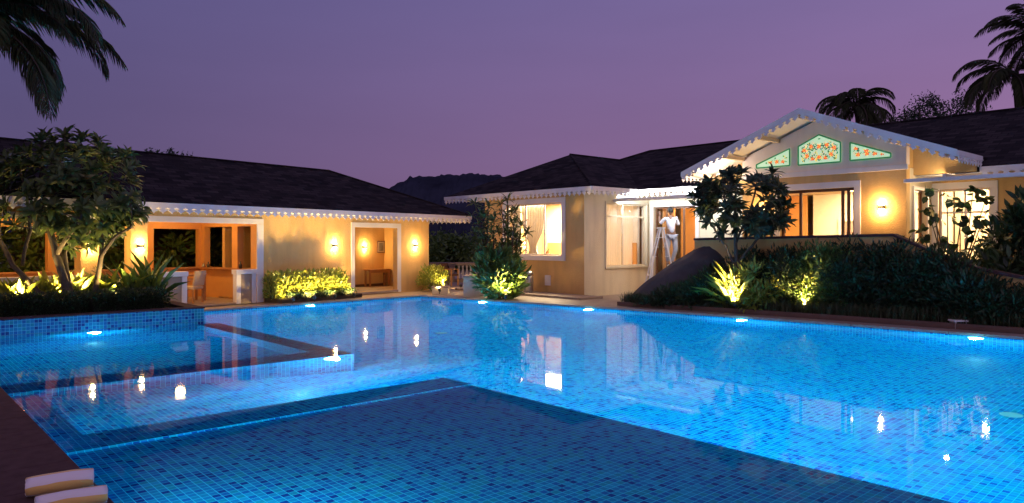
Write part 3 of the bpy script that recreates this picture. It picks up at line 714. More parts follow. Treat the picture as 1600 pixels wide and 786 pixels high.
# --- roofs
hip_roof(lambda u, v, z: (v, u, z), -3, 21.45, 18.2, 26.8, 3.30, 5.12, 1.3, 17.1, 22.5, HB)
hip_roof(lambda u, v, z: (u, v, z), 15.98, 26, 14.24, 21.44, 3.295, 4.76, 18.85, 22.4, 17.84, HB)
def rake_roof():
    m_ = MB(); x0, x1 = 16.72, 22.2; eL, eR = 11.64, 4.94
    for e in (eL, eR):
        m_.prism([(x0, GY, GZ), (x0, e, gz(e)), (x0, e, gz(e) - .06), (x0, GY, GZ - .06)], (x1 - x0, 0, 0))
    m_.build('gable_roof', 'roof', HB)
    s_ = MB()
    for e in (eL, eR):
        e2 = e + (.03 if e < GY else -.03)
        s_.prism([(x0 + .03, GY, GZ - .062), (x0 + .03, e2, gz(e2) - .062), (x0 + .03, e2, gz(e2) - .085), (x0 + .03, GY, GZ - .085)], (3.2, 0, 0))
    s_.build('soffit', 'soffit', HB)
    for y_ in (6.262, 10.378): MB().prism([(17.905, y_, 3.36), (20.5, y_, 3.36), (20.5, y_, gz(y_, .09)), (17.905, y_, gz(y_, .09))], (0, .16 if y_ < GY else -.16, 0)).build('gable_side_wall', 'ochre', HB)
    for ya_, yb_ in ((6.258, 4.99), (10.382, 11.60)): MB().prism([(18.12, ya_, 3.19), (18.12, yb_, 3.19), (18.12, yb_, gz(yb_, .09)), (18.12, ya_, gz(ya_, .09))], (.06, 0, 0)).build('eave_closure', 'ochre', HB)
    for args in (((x0, eL, gz(eL) + .02), (x0, GY, GZ + .02), .13, .20, .13, .035, (-1, 0, 0)), ((x0, GY, GZ + .02), (x0, eR, gz(eR) + .02), .13, .20, .13, .035, (-1, 0, 0)),
                 ((x0, eR, gz(eR)), (18.3, eR, gz(eR)), .10, .18, .15, .03, (0, -1, 0)), ((x0, eL, gz(eL)), (18.3, eL, gz(eL)), .10, .18, .15, .03, (0, 1, 0))):
        f_ = MB(); frill(f_, *args); f_.build('bargeboard', 'white', HB)
    for y in (GY, GY - 1.05, GY - 2.05, GY - 3.05, GY + 1.05, GY + 2.05, GY + 3.05):
        b_ = MB(); b_.box((x0 + .05, y - .05, gz(y) - .21), (17.698 if abs(y - GY) < 2.1 else 18.6, y + .05, gz(y) - .10 - (.02 if y != GY else 0)))
        b_.build('rafter', 'rafter', HB)
rake_roof()
f = MB()
frill(f, (15.98, 21.44, 3.29), (15.98, 14.24, 3.29), .10, .20, .16, .03, (-1, 0, 0))
frill(f, (15.98, 14.24, 3.29), (18.2, 14.24, 3.29), .10, .20, .16, .03, (0, -1, 0))
frill(f, (18.2, 14.24, 3.29), (18.2, 11.64, 3.29), .10, .20, .16, .03, (-1, 0, 0))
f.build('fascia', 'white', HB); f = MB()
frill(f, (18.2, 4.94, 3.29), (18.2, -3, 3.29), .10, .20, .16, .03, (-1, 0, 0))
f.build('fascia', 'white', HB)
MB().box((16.01, 14.27, 3.16), (19.5, 21.4, 3.18)).box((18.23, -3, 3.16), (19.5, 14.268, 3.18)).build('soffit', 'soffit', HB)
# white gutter beams under the recess eaves
MB().box((17.50, 11.6, 2.90), (17.62, 14.745, 2.985)).build('beam', 'white', HB, bevel=.01)
MB().box((17.50, -3, 2.98), (17.62, 6.255, 3.065)).build('beam', 'white', HB, bevel=.01)
for y in (5.4, 3.6, 1.8): MB().box((17.53, y, 3.067), (18.3, y + .07, 3.13)).build('beam', 'white', HB)
# tube lamps in the recess
for i, (y0, y1) in enumerate(((13.9, 14.6), (11.9, 12.6))):
    r = empty('tube_lamp', (17.56, (y0 + y1) / 2, 3.0), ['white tube lamp on the beam beside the pavilion', 'white tube lamp on the beam beside the frangipani tree'][i], 'tube lamp', 'tube lamps in the recess')
    MB().box((17.52, y0, 2.987), (17.60, y1, 3.01)).build('batten', 'white', r)
    MB().tube([(17.56, y0, 3.03), (17.56, y1, 3.03)], .018, 10).build('tube', 'tube_glow', r)
    lamp(r, 'AREA', (17.70, (y0 + y1) / 2, 3.05), 22, (.88, .93, 1.0), (.7, .06), (1, 0, .25))
    lamp(r, 'AREA', (17.68, (y0 + y1) / 2, 3.04), 30, (.88, .93, 1.0), (.7, .06), (1, 0, -.6))
sconce((17.7, 6.79, 2.46), (-1, 0, 0), 'wall lamp on the ochre gable wall by the villa corner', 11)
sconce((17.7, 9.75, 2.46), (-1, 0, 0), 'wall lamp behind the frangipani crown on the gable wall', 11)
# warm light in the gable porch soffit (concealed fitting on the first rafter)
r = empty('soffit_lamp', (17.4, 10.9, 3.5), 'small lamp tucked under the gable eave', 'soffit lamp')
MB().box((17.35, 10.85, 3.46), (17.45, 10.95, 3.50)).build('body', 'white', r); lamp(r, 'POINT', (17.3, 10.9, 3.38), 60, (1, .80, .60), .12)
MB().tube([(17.4, 10.9, 3.458), (17.4, 10.9, 3.45)], .03, 10).build('bulb', 'spot_glow', r)
r = empty('soffit_lamp', (18.0, 5.5, 3.14), 'small added fill lamp under the eave over the broad leaved tree', 'soffit lamp')  # fill lamp added to lighten the dark eave underside
MB().box((17.95, 5.45, 3.12), (18.05, 5.55, 3.158)).build('body', 'white', r); lamp(r, 'POINT', (17.9, 5.5, 3.05), 22, (1, .74, .45), .05)
MB().tube([(18, 5.5, 3.118), (18, 5.5, 3.11)], [.03, .028], 10).build('bulb', 'spot_glow', r)
# plinth along the pavilion and socket box
struct(MB().prism([(15.2, 14.0, .0), (15.2, 19.8, .0), (16.19, 19.8, .0), (16.19, 14.0, .0)], (0, 0, .06)).build('plinth_paving', 'stone'))
r = onX(857, 438, 16.2)
tag(MB().box((16.14, r.y - .11, r.z - .16), (16.198, r.y + .11, r.z + .16)).box((16.11, r.y - .08, r.z - .02), (16.139, r.y + .08, r.z + .12)).build('socket_box', 'white', bevel=.008), 'small white outdoor socket box on the wall below the big window', 'socket box')
# litter bin
p = onX(826, 459, 15.75); p.z = .06
r = empty('litter_bin', p, 'slim steel litter bin with hooded top against the pavilion wall', 'litter bin')
MB().lathe(p, [(.14, 0), (.15, .02), (.15, .50), (.145, .52)], 20).build('body', 'steel', r, True)
mbn = MB().lathe(p, [(.155, .56), (.15, .62), (.09, .67), (.01, .69)], 20); mbn.build('hood', 'steel', r, True)
MB().lathe(p, [(.10, .515), (.10, .565)], 16).build('opening', 'dark', r)

# =================================================================== BETWEEN THE BUILDINGS
def balustrade():
    a_, b_ = at(655, HY, 30), at(800, HY, 30); a_.z = b_.z = 0; d = (b_ - a_); L = d.length; d.normalize()
    T = lambda u, v, z: tuple(a_ + d * u + Vector((-d.y, d.x, 0)) * v + VU * z)
    r = empty('balustrade', a_, 'white balustrade with a terracotta rail between the two buildings', 'balustrade')
    MB(T).box((0, -.12, .68), (L, .12, .80)).build('rail', 'stone', r, bevel=.01)
    MB(T).box((0, -.12, .0), (L, .12, .14)).build('base', 'stone', r, bevel=.01)
    for u in (.0, 1.25, 2.5, 3.6): MB(T).box((u, -.14, .142), (u + .22, .14, .678)).build('pier', 'stone', r, bevel=.01)
    u = .32
    proto = None
    while u < L:
        if not any(q - .05 < u < q + .27 for q in (.0, 1.25, 2.5, 3.6)):
            MB().lathe(T(u, 0, .142), [(.06, 0), (.06, .04), (.035, .07), (.065, .20), (.05, .32), (.03, .42), (.055, .48), (.06, .535)], 10).build('baluster', 'white', r, True)
        u += .165
balustrade()
p = onz(736, 465, 0); p2 = onz(688, 462, 0)
def planterbox(px0, px1, pyb, h, dpt, label, m_='cream'):
    a_ = onz(px0, pyb, 0); b_ = onz(px1, pyb, 0); d = (b_ - a_); L = d.length; d.normalize()
    T = lambda u, v, z: tuple(a_ + d * u + Vector((-d.y, d.x, 0)) * v + VU * z)
    r = empty('planter_box', a_, label, 'planter')
    MB(T).box((0, 0, 0), (L, dpt, h)).build('body', m_, r, bevel=.01)
    MB(T).box((-.02, -.02, h + .001), (L + .02, dpt + .02, h + .04)).build('cap', 'stone', r, bevel=.008)
    return a_, d, T, L
planterbox(724, 756, 465, .60, 1.2, 'tall square beige planter in front of the balustrade')
a_, d, T_, L_ = planterbox(675, 700, 460, .20, .5, 'low beige block with a small lamp at the far corner of the pool')
garden_spot(T_(L_ * .5, -.12, .02), (0.2, .6, .7), 'small spotlight in front of the low beige block', 14, (1, .62, .25))
garden_spot(onz(720, 452, 0), at(720, HY, 1) - Vector((0, 0, CH)) + VU * .35, 'spotlight behind the low beige block lighting the balustrade', 26, (1, .62, .28), 150)
chair(at(703, 438, 27.5) * 1 + Vector((0, 0, -at(703, 438, 27.5).z)), .3, 'dark wicker garden chair in front of the balustrade', seat_m='darkroom')

# =================================================================== PLANTS
def shrub(c, rx, ry, rz, n, L, W, mat, label, cat='shrub', name='shrub', group=None, kind='small', core='darkbark', ang=0, up=.35, top=None, stems=6):
    """foliage of n leaves in clumps through an uneven ellipsoid standing on c"""
    c = Vector(c); r = empty(name, c, label, cat, group)
    ca, sa = math.cos(ang), math.sin(ang); lv = Leaves(); clumps = []
    for _ in range(max(8, n // 45)):
        v = rv(rnd.uniform(.35, 1.0) ** .5); x, y, z = v.x * rx, v.y * ry, v.z
        zz = (z * .5 + .5) * rz * (top((v.x + 1) / 2) if top else 1)
        clumps.append(c + Vector((x * ca - y * sa, x * sa + y * ca, zz)))
    cl_r = (rx * ry * rz) ** (1 / 3) * .34
    for i in range(n):
        q = clumps[i % len(clumps)]; o = rv(cl_r * rnd.random() ** .45)
        p_ = q + o
        if p_.z < c.z + .01: p_.z = c.z + .01 + rnd.random() * .06
        d = (o.normalized() + Vector((0, 0, up)) + rv(.6))
        l = L * rnd.uniform(.6, 1.2); lv.add(p_, d, rv() + Vector((0, 0, .8)), l, W * l / L)
    lv.build('foliage', mat, r, kind)
    m_ = MB()
    for q in clumps[::max(1, len(clumps) // stems)]:
        b0 = c + Vector((rnd.uniform(-.2, .2) * rx, rnd.uniform(-.2, .2) * ry, 0)); m_.tube([b0, (b0 + q) / 2 + rv(.05), q], [.018, .012, .006], 6)
    m_.build('stem', core, r)
    return r
def hedge_run(pts, wdt, h, n, L, W, mat, label, name='hedge', cat='hedge', topf=None, kind='small', core=True, fill=.25):
    pts = [Vector(p) for p in pts]; seg = [(pts[i + 1] - pts[i]).length for i in range(len(pts) - 1)]; tot = sum(seg)
    r = empty(name, pts[0], label, cat); lv = Leaves()
    for _ in range(n):
        s = rnd.random() * tot; i = 0; s0 = s
        while i < len(seg) - 1 and s > seg[i]: s -= seg[i]; i += 1
        d = (pts[i + 1] - pts[i]).normalized(); nn = Vector((-d.y, d.x, 0)); b = pts[i] + d * s
        hh = h * (topf(s0 / tot) if topf else 1) * (1 + .12 * noise.noise(Vector((s0 * 1.7, 0, 1)))); wv = wdt * (1 + .12 * noise.noise(Vector((s0 * 1.3, 4, 1))))
        # near the surface of a rounded section
        t = rnd.uniform(-.15, math.pi + .15); k = rnd.uniform(.72, 1.03) if core else rnd.uniform(.2, 1.12)
        x = math.copysign(abs(math.cos(t)) ** .6, math.cos(t)) * wv * k; z = max(.0, math.sin(t)) ** .6 * hh * k
        if rnd.random() < .25: z = rnd.uniform(0, hh * .8); x = math.copysign(wv * rnd.uniform(.85, 1.0), rnd.uniform(-1, 1))
        o = nn * x + VU * z
        l = L * rnd.uniform(.6, 1.25); lv.add(b + o, o.normalized() + rv(.8) + Vector((0, 0, .25)), rv() + Vector((0, 0, .5)), l, W * l / L)
    lv.build('foliage', mat, r, kind)
    m_ = MB()
    for i in range(len(seg)):
        a_, b_ = pts[i], pts[i + 1]; d = (b_ - a_).normalized(); nn = Vector((-d.y, d.x, 0))
        hh = h * .72 * (topf((sum(seg[:i]) + seg[i] * .5) / tot) if topf else 1)
        if not core:
            for q_ in range(14):
                b0 = a_ + (b_ - a_) * rnd.random(); m_.tube([b0, b0 + rv(.05) + VU * h * .5, b0 + rv(.12) + VU * h * .9], [.012, .008, .004], 5)
            continue
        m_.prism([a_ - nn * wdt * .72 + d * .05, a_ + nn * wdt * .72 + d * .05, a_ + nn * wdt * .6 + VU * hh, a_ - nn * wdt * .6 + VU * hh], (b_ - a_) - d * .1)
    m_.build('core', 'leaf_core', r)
    return r
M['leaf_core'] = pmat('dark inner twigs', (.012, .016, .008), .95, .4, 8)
def bez(a, b, c, n=6):
    a, b, c = Vector(a), Vector(b), Vector(c); return [(a * (1 - t) ** 2 + b * (2 * t * (1 - t)) + c * t * t) for t in [i / n for i in range(n + 1)]]
def frangipani(name, base, limbs, crown_c, crown_r, ntips, nl, L, W, mat, label, bark='bark', flowers=0, hole=.55):
    base = Vector(base); r = empty(name, base, label, 'tree'); wd = MB(); nodes = []
    for pts, r0, r1 in limbs:
        P = []
        for i in range(len(pts) - 1):
            seg = bez(pts[i], (Vector(pts[i]) + Vector(pts[i + 1])) / 2 + rv(.06), pts[i + 1], 5)
            P += seg if i == 0 else seg[1:]
        wd.tube(P, [r0 + (r1 - r0) * k / (len(P) - 1) for k in range(len(P))], 9)
        nodes += [(p, r0 + (r1 - r0) * k / (len(P) - 1)) for k, p in enumerate(P) if k > len(P) * hole]
    lv = Leaves(); fl = Leaves(); crown_c = Vector(crown_c); twigs = []
    for i in range(ntips):
        v = rv(rnd.uniform(.45, 1.0) ** .6); v.z = abs(v.z) * .95 - (.55 if rnd.random() < .45 else 0) * rnd.random() if crown_r[3] else v.z * (1 if v.z > 0 else .95)
        t_ = crown_c + VR * (v.x * crown_r[0]) + VF * (v.y * crown_r[1]) + VU * (v.z * crown_r[2])
        nd = min(nodes + twigs, key=lambda q: (q[0] - t_).length + (0 if q[0].z < t_.z + .1 else .4))
        p0 = nd[0]; mid = (p0 + t_) / 2 + Vector((0, 0, -.08)) + rv(.06)
        pp = bez(p0, mid, t_, 4); wd.tube(pp, [max(.008, min(nd[1], .022)), .014, .012, .011, .010], 6); twigs.append((pp[2], .014)); twigs.append((pp[3], .013))
        ax = ((t_ - crown_c).normalized() * .7 + Vector((0, 0, .75)) + rv(.3)).normalized()
        rosette(lv, t_, ax, nl, L, W)
        if i < flowers and t_.z > crown_c.z:
            for _ in range(7):
                q = t_ + ax * (L * .75) + rv(.07)
                for k in range(5): fl.add(q, Vector((math.cos(k * 1.257), math.sin(k * 1.257), .5)), (0, 0, 1), .04, .03)
    wd.build('trunk', bark, r, True); lv.build('crown', mat, r)
    if fl.c: fl.build('blossom', 'petal', r, 'small')
    return r
# ---- left planter with its tree
PT = .30
mb = MB(); mb.box((-6, 15.502, 0), (5.338, 15.62, PT - .03)).box((5.22, 15.622, 0), (5.338, 18.2, PT - .03)); 
LP = empty('tree_planter', (0, 15.5, 0), 'long raised planter faced in blue mosaic under the frangipani', 'planter')
mb.build('wall', 'tile', LP)
MB().box((-6, 15.48, PT - .028), (5.36, 15.78, PT)).box((5.06, 15.782, PT - .028), (5.36, 18.2, PT)).build('cap', 'dkstone', LP, bevel=.004)
MB().box((-6, 15.63, .05), (5.21, 18.15, PT - .06)).build('soil', 'soil', LP)
hA, hB = at(15, 480, 13.0), at(262, 478, 14.9)
hA = Vector((-0.2 + 2.05, 16.30, PT - .05)); hB = Vector((4.75, 16.45, PT - .05))
hedge_run([hA, Vector((3.3, 16.2, PT - .05)), hB], .46, .42, 17000, .05, .022, 'leaf_dk', 'dark clipped hedge on the mosaic planter under the frangipani')
tb = at(150, 462, 15.6); tb.z = PT - .05
def A(px, py, f): return at(px, py, f)
base1 = Vector((*A(112, 470, 14.6).xy, .2)); base2 = Vector((*A(140, 470, 14.9).xy, .2)); base3 = Vector((*A(60, 470, 14.4).xy, .2))
limbs = [([base1, A(88, 400, 14.6), A(72, 345, 14.6), A(60, 300, 14.7), A(70, 255, 14.8)], .085, .03),
         ([base1 + Vector((.02, 0, .25)), A(100, 395, 14.8), A(118, 350, 15.0), A(140, 290, 15.0)], .06, .025),
         ([A(88, 400, 14.6), A(105, 372, 14.4), A(125, 340, 14.2), A(150, 285, 14.3)], .045, .02),
         ([base2, A(158, 400, 14.9), A(178, 372, 14.9), A(205, 355, 14.9)], .06, .025),
         ([A(158, 405, 14.9), A(160, 350, 15.1), A(165, 300, 15.2), A(175, 260, 15.2)], .045, .02),
         ([base3 + VR * .35, A(20, 415, 14.4), A(-2, 372, 14.4), A(4, 320, 14.5)], .06, .025),
         ([A(35, 415, 14.4), A(48, 360, 14.3), A(42, 305, 14.3), A(30, 270, 14.4)], .035, .018)]
frangipani('frangipani_tree', base1, limbs, A(112, 300, 14.8), (1.45, 1.2, 1.24, 0), 230, 13, .28, .09, 'leaf_fr', 'spreading multi stemmed frangipani with pale flowers on the mosaic planter', flowers=22, hole=.55)
# big leaved plants under it
def strap_plant(c, n, L, W, mat, label, spread=(.15, 1.0), group=None, name='strap_leaf_plant', cat='plant'):
    r = empty(name, c, label, cat, group); lv = Leaves()
    c = Vector(c)
    for k in range(n):
        t = k * 2.4; s = rnd.uniform(*spread); d = Vector((math.sin(s) * math.cos(t), math.sin(s) * math.sin(t), math.cos(s)))
        lv.add(c + Vector((d.x, d.y, 0)) * .05, d, Vector((-d.x, -d.y, 1)), L * rnd.uniform(.65, 1.1), W * rnd.uniform(.8, 1.1))
    lv.build('foliage', mat, r, 'leaf'); return r
sp_ = [(236, 16.2, 'broad strap leaf plant at the right end of the planter', 1.25, 'leaf_md'), (205, 15.9, 'strap leaf plant in front of the post with the wall lamp', 1.1, 'leaf_md'), (172, 15.6, 'strap leaf plant right of the frangipani stems', 1.0, 'leaf_yl'), (120, 15.15, 'strap leaf plant behind the main frangipani stem', 1.0, 'leaf_yl'),
       (75, 14.85, 'golden strap leaf plant left of the main frangipani stem', .95, 'leaf_yl'), (30, 14.5, 'golden strap leaf plant at the left picture edge', .95, 'leaf_yl'), (5, 14.3, 'low golden plant at the outermost left of the planter', .8, 'leaf_yl')]
for px, f_, lab, L, mt in sp_:
    p = at(px, 470, f_); p.z = .22; strap_plant(p, 22, L, .15, mt, lab, group='strap leaf plants on the planter')
for px, f_, lab, mt, rz in ((95, 14.9, 'bushy golden undergrowth shrub beside the planter spotlight', 'leaf_yl', .55), (150, 15.2, 'bushy undergrowth shrub between the frangipani stems', 'leaf_md', .6), (45, 14.4, 'low golden shrub at the left end of the hedge', 'leaf_yl', .6), (200, 15.6, 'dark undergrowth shrub behind the hedge end', 'leaf_md', .55)):
    p = at(px, 470, f_); p.z = .22; p += VF * .3; shrub(p, .65, .42, rz, 1100, .15, .045, mt, lab, kind='leaf', group='undergrowth shrubs on the planter')
garden_spot((*A(90, 470, 14.78).xy, .40), (.12, .28, 1.0), 'planter spotlight at the foot of the main frangipani stem', 230, cone=100)
garden_spot((*A(128, 470, 14.9).xy, .40), (-.1, .1, 1.0), 'added planter spotlight between the two frangipani stems', 180, cone=100)  # extra uplight added to brighten the dark crown
garden_spot((*A(25, 470, 14.05).xy, .40), (.25, .35, .8), 'planter spotlight near the left end of the hedge', 50)
garden_spot((*A(180, 470, 14.8).xy, .42), (-.1, .3, .9), 'planter spotlight under the right hand frangipani branch', 75)
# ---- golden hedge at the pavilion facade
ga, gb = Pl(.55, -.38, 0), Pl(3.0, -.38, 0)
BK = MB(TL).box((.62, -.80, .019), (3.4, -.04, .13)); BK.build('planting_bed', 'soil', tag(empty('planting_bed', TL(.75, -.8, 0), 'soil bed under the golden hedge at the bar pavilion', 'planting bed'),))
hedge_run([ga + VU * .14, (ga + gb) / 2 + VU * .14, gb + VU * .14], .26, .62, 7500, .13, .045, 'leaf_yl', 'golden green hedge glowing against the wall of the bar pavilion', core=False)
hedge_run([Pl(.8, -.70, .12), Pl(3.2, -.70, .12)], .12, .16, 2500, .05, .02, 'leaf_dk', 'low dark edging plants in front of the golden hedge', name='edging_hedge')
for u_, lb_ in ((.8, 'spotlight at the bar end of the golden hedge'), (1.5, 'second spotlight from the bar end of the golden hedge'), (2.2, 'third spotlight from the bar end of the golden hedge'), (2.9, 'spotlight at the doorway end of the golden hedge')):
    garden_spot(Pl(u_, -1.02, .02), LN * .7 + VU * .75, lb_, 30 if u_ != 1.5 else 60, cone=150)
# ---- corner bush
cb = Pl(6.75, -.55, .02)
shrub(cb, .50, .38, .75, 1900, .13, .03, 'leaf_yl', 'golden bush at the corner of the bar pavilion', kind='leaf', up=.8)
garden_spot(cb - LN * .50 + VU * .02, LN * .6 + VU * .8, 'spotlight in the golden corner bush', 40)
# ---- middle planting
mc = onz(782, 470, 0); mc = mc + VF * .45
shrub(mc, .62, .5, 1.25, 2300, .30, .075, 'leaf_md', 'tall leafy clump lit golden at the far corner of the pool', kind='leaf', up=1.0, name='shrub')
mf = mc + VF * .3
def slim(px0, px1, f_, pxs, label):
    base = Vector((*at(px0, HY, f_).xy, .02)); r = empty('slender_tree', base, label, 'tree'); wd = MB(); lv = Leaves()
    for px, py in pxs:
        top = at(px, py, f_ + rnd.uniform(-.4, .4)); q = bez(base + VR * rnd.uniform(-.15, .15), (base + top) / 2 + VR * rnd.uniform(-.15, .15), top, 6)
        wd.tube(q, [.035, .03, .028, .024, .02, .016, .012], 6); rosette(lv, top, (0, 0, 1), 16, .28, .06, (.3, 1.8), .3)
        for k in (3, 4, 5):
            for s_ in range(3):
                e = q[k] + VR * rnd.uniform(-.28, .28) + VF * rnd.uniform(-.2, .2) + VU * .12; wd.tube([q[k], (q[k] + e) / 2 - VU * .03, e], [.012, .010, .008], 5); rosette(lv, e, (0, 0, 1), 10, .25, .058, (.3, 1.9), .3)
    wd.build('trunk', 'bark', r, True); lv.build('crown', 'leaf_fr', r); return r
slim(770, 800, mf.dot(VF), [(742, 318), (752, 335), (763, 322), (772, 345), (757, 372)], 'slender tree with bunched leaves at the left of the corner planting')
slim(795, 800, mf.dot(VF) + .2, [(782, 318), (793, 312), (805, 330), (815, 352), (808, 372), (790, 350)], 'slender tree with bunched leaves in front of the big window')
garden_spot((*(mc - VF * .75 + VR * .15).xy, .02), VF * .45 + VU * .9, 'spotlight at the foot of the leafy clump by the pool corner', 120, cone=140)
# ---- right hand bed: kerb, boulder, parapet, shrubs, grass
bk = MB()
bed_front = [onX(x, 400, 15.02 + 0 * x) for x in ()]
BEDF = [(14.42, 12.0), (14.76, 10.1), (15.12, 6.8), (15.36, 3.4), (15.7, .5)]
BEDB = [(16.0, 11.9), (17.2, 10.4), (17.3, 6.8), (17.3, 3.4), (17.3, .5)]
r = empty('raised_bed', (14.6, 10, 0), 'long planting bed with a dark red kerb below the gable', 'planting bed')
for i in range(4):
    a_, b_ = Vector((*BEDF[i], 0)), Vector((*BEDF[i + 1], 0)); d = (b_ - a_).normalized(); nn = Vector((-d.y, d.x, 0)) * -1
    bk.prism([a_ + VU * .019, b_ + VU * .019, b_ + VU * .12, a_ + VU * .12], nn * -.10 if nn.x < 0 else nn * .10)
bk.build('kerb', 'redkerb', r)
s_ = MB()
for i in range(4): s_.add([(BEDF[i][0] + .1, BEDF[i][1], .10), (BEDF[i + 1][0] + .1, BEDF[i + 1][1], .10), (*BEDB[i + 1], .14), (*BEDB[i], .14)], [(0, 1, 2, 3)])
s_.build('soil', 'soil', r)
# boulder
def boulder(c, a, b, h, label, seed=3):
    bm = bmesh.new(); bmesh.ops.create_icosphere(bm, subdivisions=5, radius=1)
    for v in bm.verts:
        p = v.co.copy(); k = 1 + .12 * noise.noise(p * 1.3 + Vector((seed, 0, 0))) + .05 * noise.noise(p * 4 + Vector((seed, 2, 0))) + .02 * abs(noise.noise(p * 8)) + .012 * noise.noise(p * 13)
        p *= k; q_ = min(.98, abs(p.x)); p.z *= (1 - q_ ** 1.35) / math.sqrt(1 - q_ * q_) * 1.0 if p.z > 0 else .6; v.co = Vector(c) + VR * (p.x * a) + VF * (p.y * b) + VU * (p.z * h)
    me = bpy.data.meshes.new('boulder'); bm.to_mesh(me); bm.free(); me.materials.append(M['rock']); me.polygons.foreach_set('use_smooth', [True] * len(me.polygons))
    o = bpy.data.objects.new('boulder', me); col.objects.link(o); return tag(o, label, 'boulder')
c = at(1115, HY, 18.9); c.z = .12
boulder(c, 2.2, .95, 1.60, 'huge smooth dark boulder rising from the planting below the gable')
# parapet with sloping end
XP = 16.15
prof = [onX(x, y, XP) for x, y in ((1085, 372), (1396, 365), (1440, 384), (1480, 402), (1530, 418), (1600, 432), (1700, 440))]
prof = [(p.y, p.z) for p in prof]
r = empty('terrace_parapet', (XP, 8, 0), 'low terrace parapet with a dark coping sloping down beside the ramp', 'parapet wall')
poly = [(XP, y, z - .06) for y, z in prof] + [(XP, prof[-1][0], .1), (XP, prof[0][0], .1)]
MB().prism(poly, (.18, 0, 0)).build('wall', 'ochre', r)
cp = MB()
for i in range(len(prof) - 1):
    (ya, za), (yb, zb) = prof[i], prof[i + 1]; cp.prism([(XP - .04, ya, za - .058), (XP - .04, yb + .002, zb - .058), (XP - .04, yb + .002, zb), (XP - .04, ya, za)], (.26, 0, 0))
cp.build('coping', 'dkstone', r)
# shrubs along the bed
def bedpt(px, back=.55):
    d = at(px, HY, 1).xy
    for i in range(4):
        a_, b_ = Vector(BEDF[i]), Vector(BEDF[i + 1]); e = b_ - a_; den = e.x * d.y - e.y * d.x; t = (d.x * a_.y - d.y * a_.x) / den
        if -.3 <= t <= 1.0 or i == 3:
            p_ = a_ + e * t; return Vector((p_.x + back, p_.y, .1))
def zat(px, py, p): return CH - (py - HY) / FP * Vector(p).dot(VF)
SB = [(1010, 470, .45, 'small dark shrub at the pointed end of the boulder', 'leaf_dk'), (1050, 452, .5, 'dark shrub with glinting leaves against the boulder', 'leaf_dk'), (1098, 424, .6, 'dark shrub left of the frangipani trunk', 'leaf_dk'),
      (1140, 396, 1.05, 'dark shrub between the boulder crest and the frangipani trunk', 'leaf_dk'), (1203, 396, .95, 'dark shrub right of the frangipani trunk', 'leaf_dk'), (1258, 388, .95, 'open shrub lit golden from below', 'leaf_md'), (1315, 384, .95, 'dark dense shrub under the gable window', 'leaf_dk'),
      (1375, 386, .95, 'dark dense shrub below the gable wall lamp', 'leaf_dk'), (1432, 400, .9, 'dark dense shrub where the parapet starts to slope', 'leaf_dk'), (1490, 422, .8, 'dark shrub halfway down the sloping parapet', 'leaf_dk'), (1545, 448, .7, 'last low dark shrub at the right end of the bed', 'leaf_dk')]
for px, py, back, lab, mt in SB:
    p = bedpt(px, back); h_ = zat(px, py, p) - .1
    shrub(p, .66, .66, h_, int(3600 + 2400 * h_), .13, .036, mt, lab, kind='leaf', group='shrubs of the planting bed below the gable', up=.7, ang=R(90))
# spiky lit plant at the frangipani foot
p = bedpt(1135, .35)
strap_plant(p, 110, 1.15, .045, 'leaf_yl', 'feathery plant lit bright yellow at the frangipani foot', spread=(.2, 1.25), name='fern')
shrub(bedpt(1168, .32), .42, .45, .95, 900, .19, .045, 'leaf_yl', 'leafy bush lit bright yellow beside the fern', kind='leaf', up=.7)
garden_spot(bedpt(1146, .0) + VU * .02 - VF * .1, VF * .6 + VU * .8, 'spotlight in front of the bright yellow fern', 230, cone=140)
garden_spot(bedpt(1250, .25), VF * .45 + VU * .9, 'spotlight under the open golden lit shrub', 230, (1, .60, .16))
garden_spot(bedpt(1062, .15), VF * .6 + VU * .6 - VR * .1, 'small greenish spotlight beside the boulder', 5, (.5, 1, .35))
# grass edging: nobody could count it
lv = Leaves()
for i in range(4):
    a_, b_ = Vector((*BEDF[i], .1)), Vector((*BEDF[i + 1], .1)); d = b_ - a_
    for _ in range(int(d.length * 260)):
        tc_ = a_ + d * rnd.random() + Vector((rnd.uniform(.12, .60), 0, 0))
        for k in range(5):
            t = rnd.random() * 6.28; s = rnd.uniform(.15, 1.05); lv.add(tc_, (math.sin(s) * math.cos(t), math.sin(s) * math.sin(t), math.cos(s)), (-math.cos(t), -math.sin(t), 1), rnd.uniform(.16, .34), .012)
tag(lv.build('edging_grass', 'grassm', None, 'blade'), 'tufted mondo grass edging the planting bed along the pool', 'grass', kind='stuff')
# right frangipani
pb = bedpt(1150, .5); fb = pb.dot(VF)
def B_(px, py, df=0): return at(px, py, fb + df)
limbs = [([pb, B_(1152, 440), B_(1150, 400), B_(1148, 360), B_(1150, 320)], .06, .03),
         ([B_(1152, 420), B_(1135, 385, .1), B_(1115, 355, .1), B_(1100, 330, .1)], .035, .018),
         ([B_(1152, 415), B_(1175, 385, -.1), B_(1200, 355, -.1), B_(1220, 330, -.1)], .035, .018),
         ([B_(1150, 380), B_(1165, 345, .2), B_(1180, 300, .3), B_(1185, 280, .3)], .03, .015),
         ([B_(1150, 360), B_(1135, 325, -.2), B_(1130, 290, -.3)], .025, .015)]
frangipani('frangipani_tree', pb, limbs, B_(1163, 318), (1.18, .95, .86, 0), 125, 14, .29, .088, 'leaf_dkf', 'dark round headed frangipani standing in front of the gable', bark='bark', hole=.6) if M.setdefault('leaf_dkf', leaf_mat('dark frangipani leaf', (.012, .028, .018), (.04, .07, .04))) else None
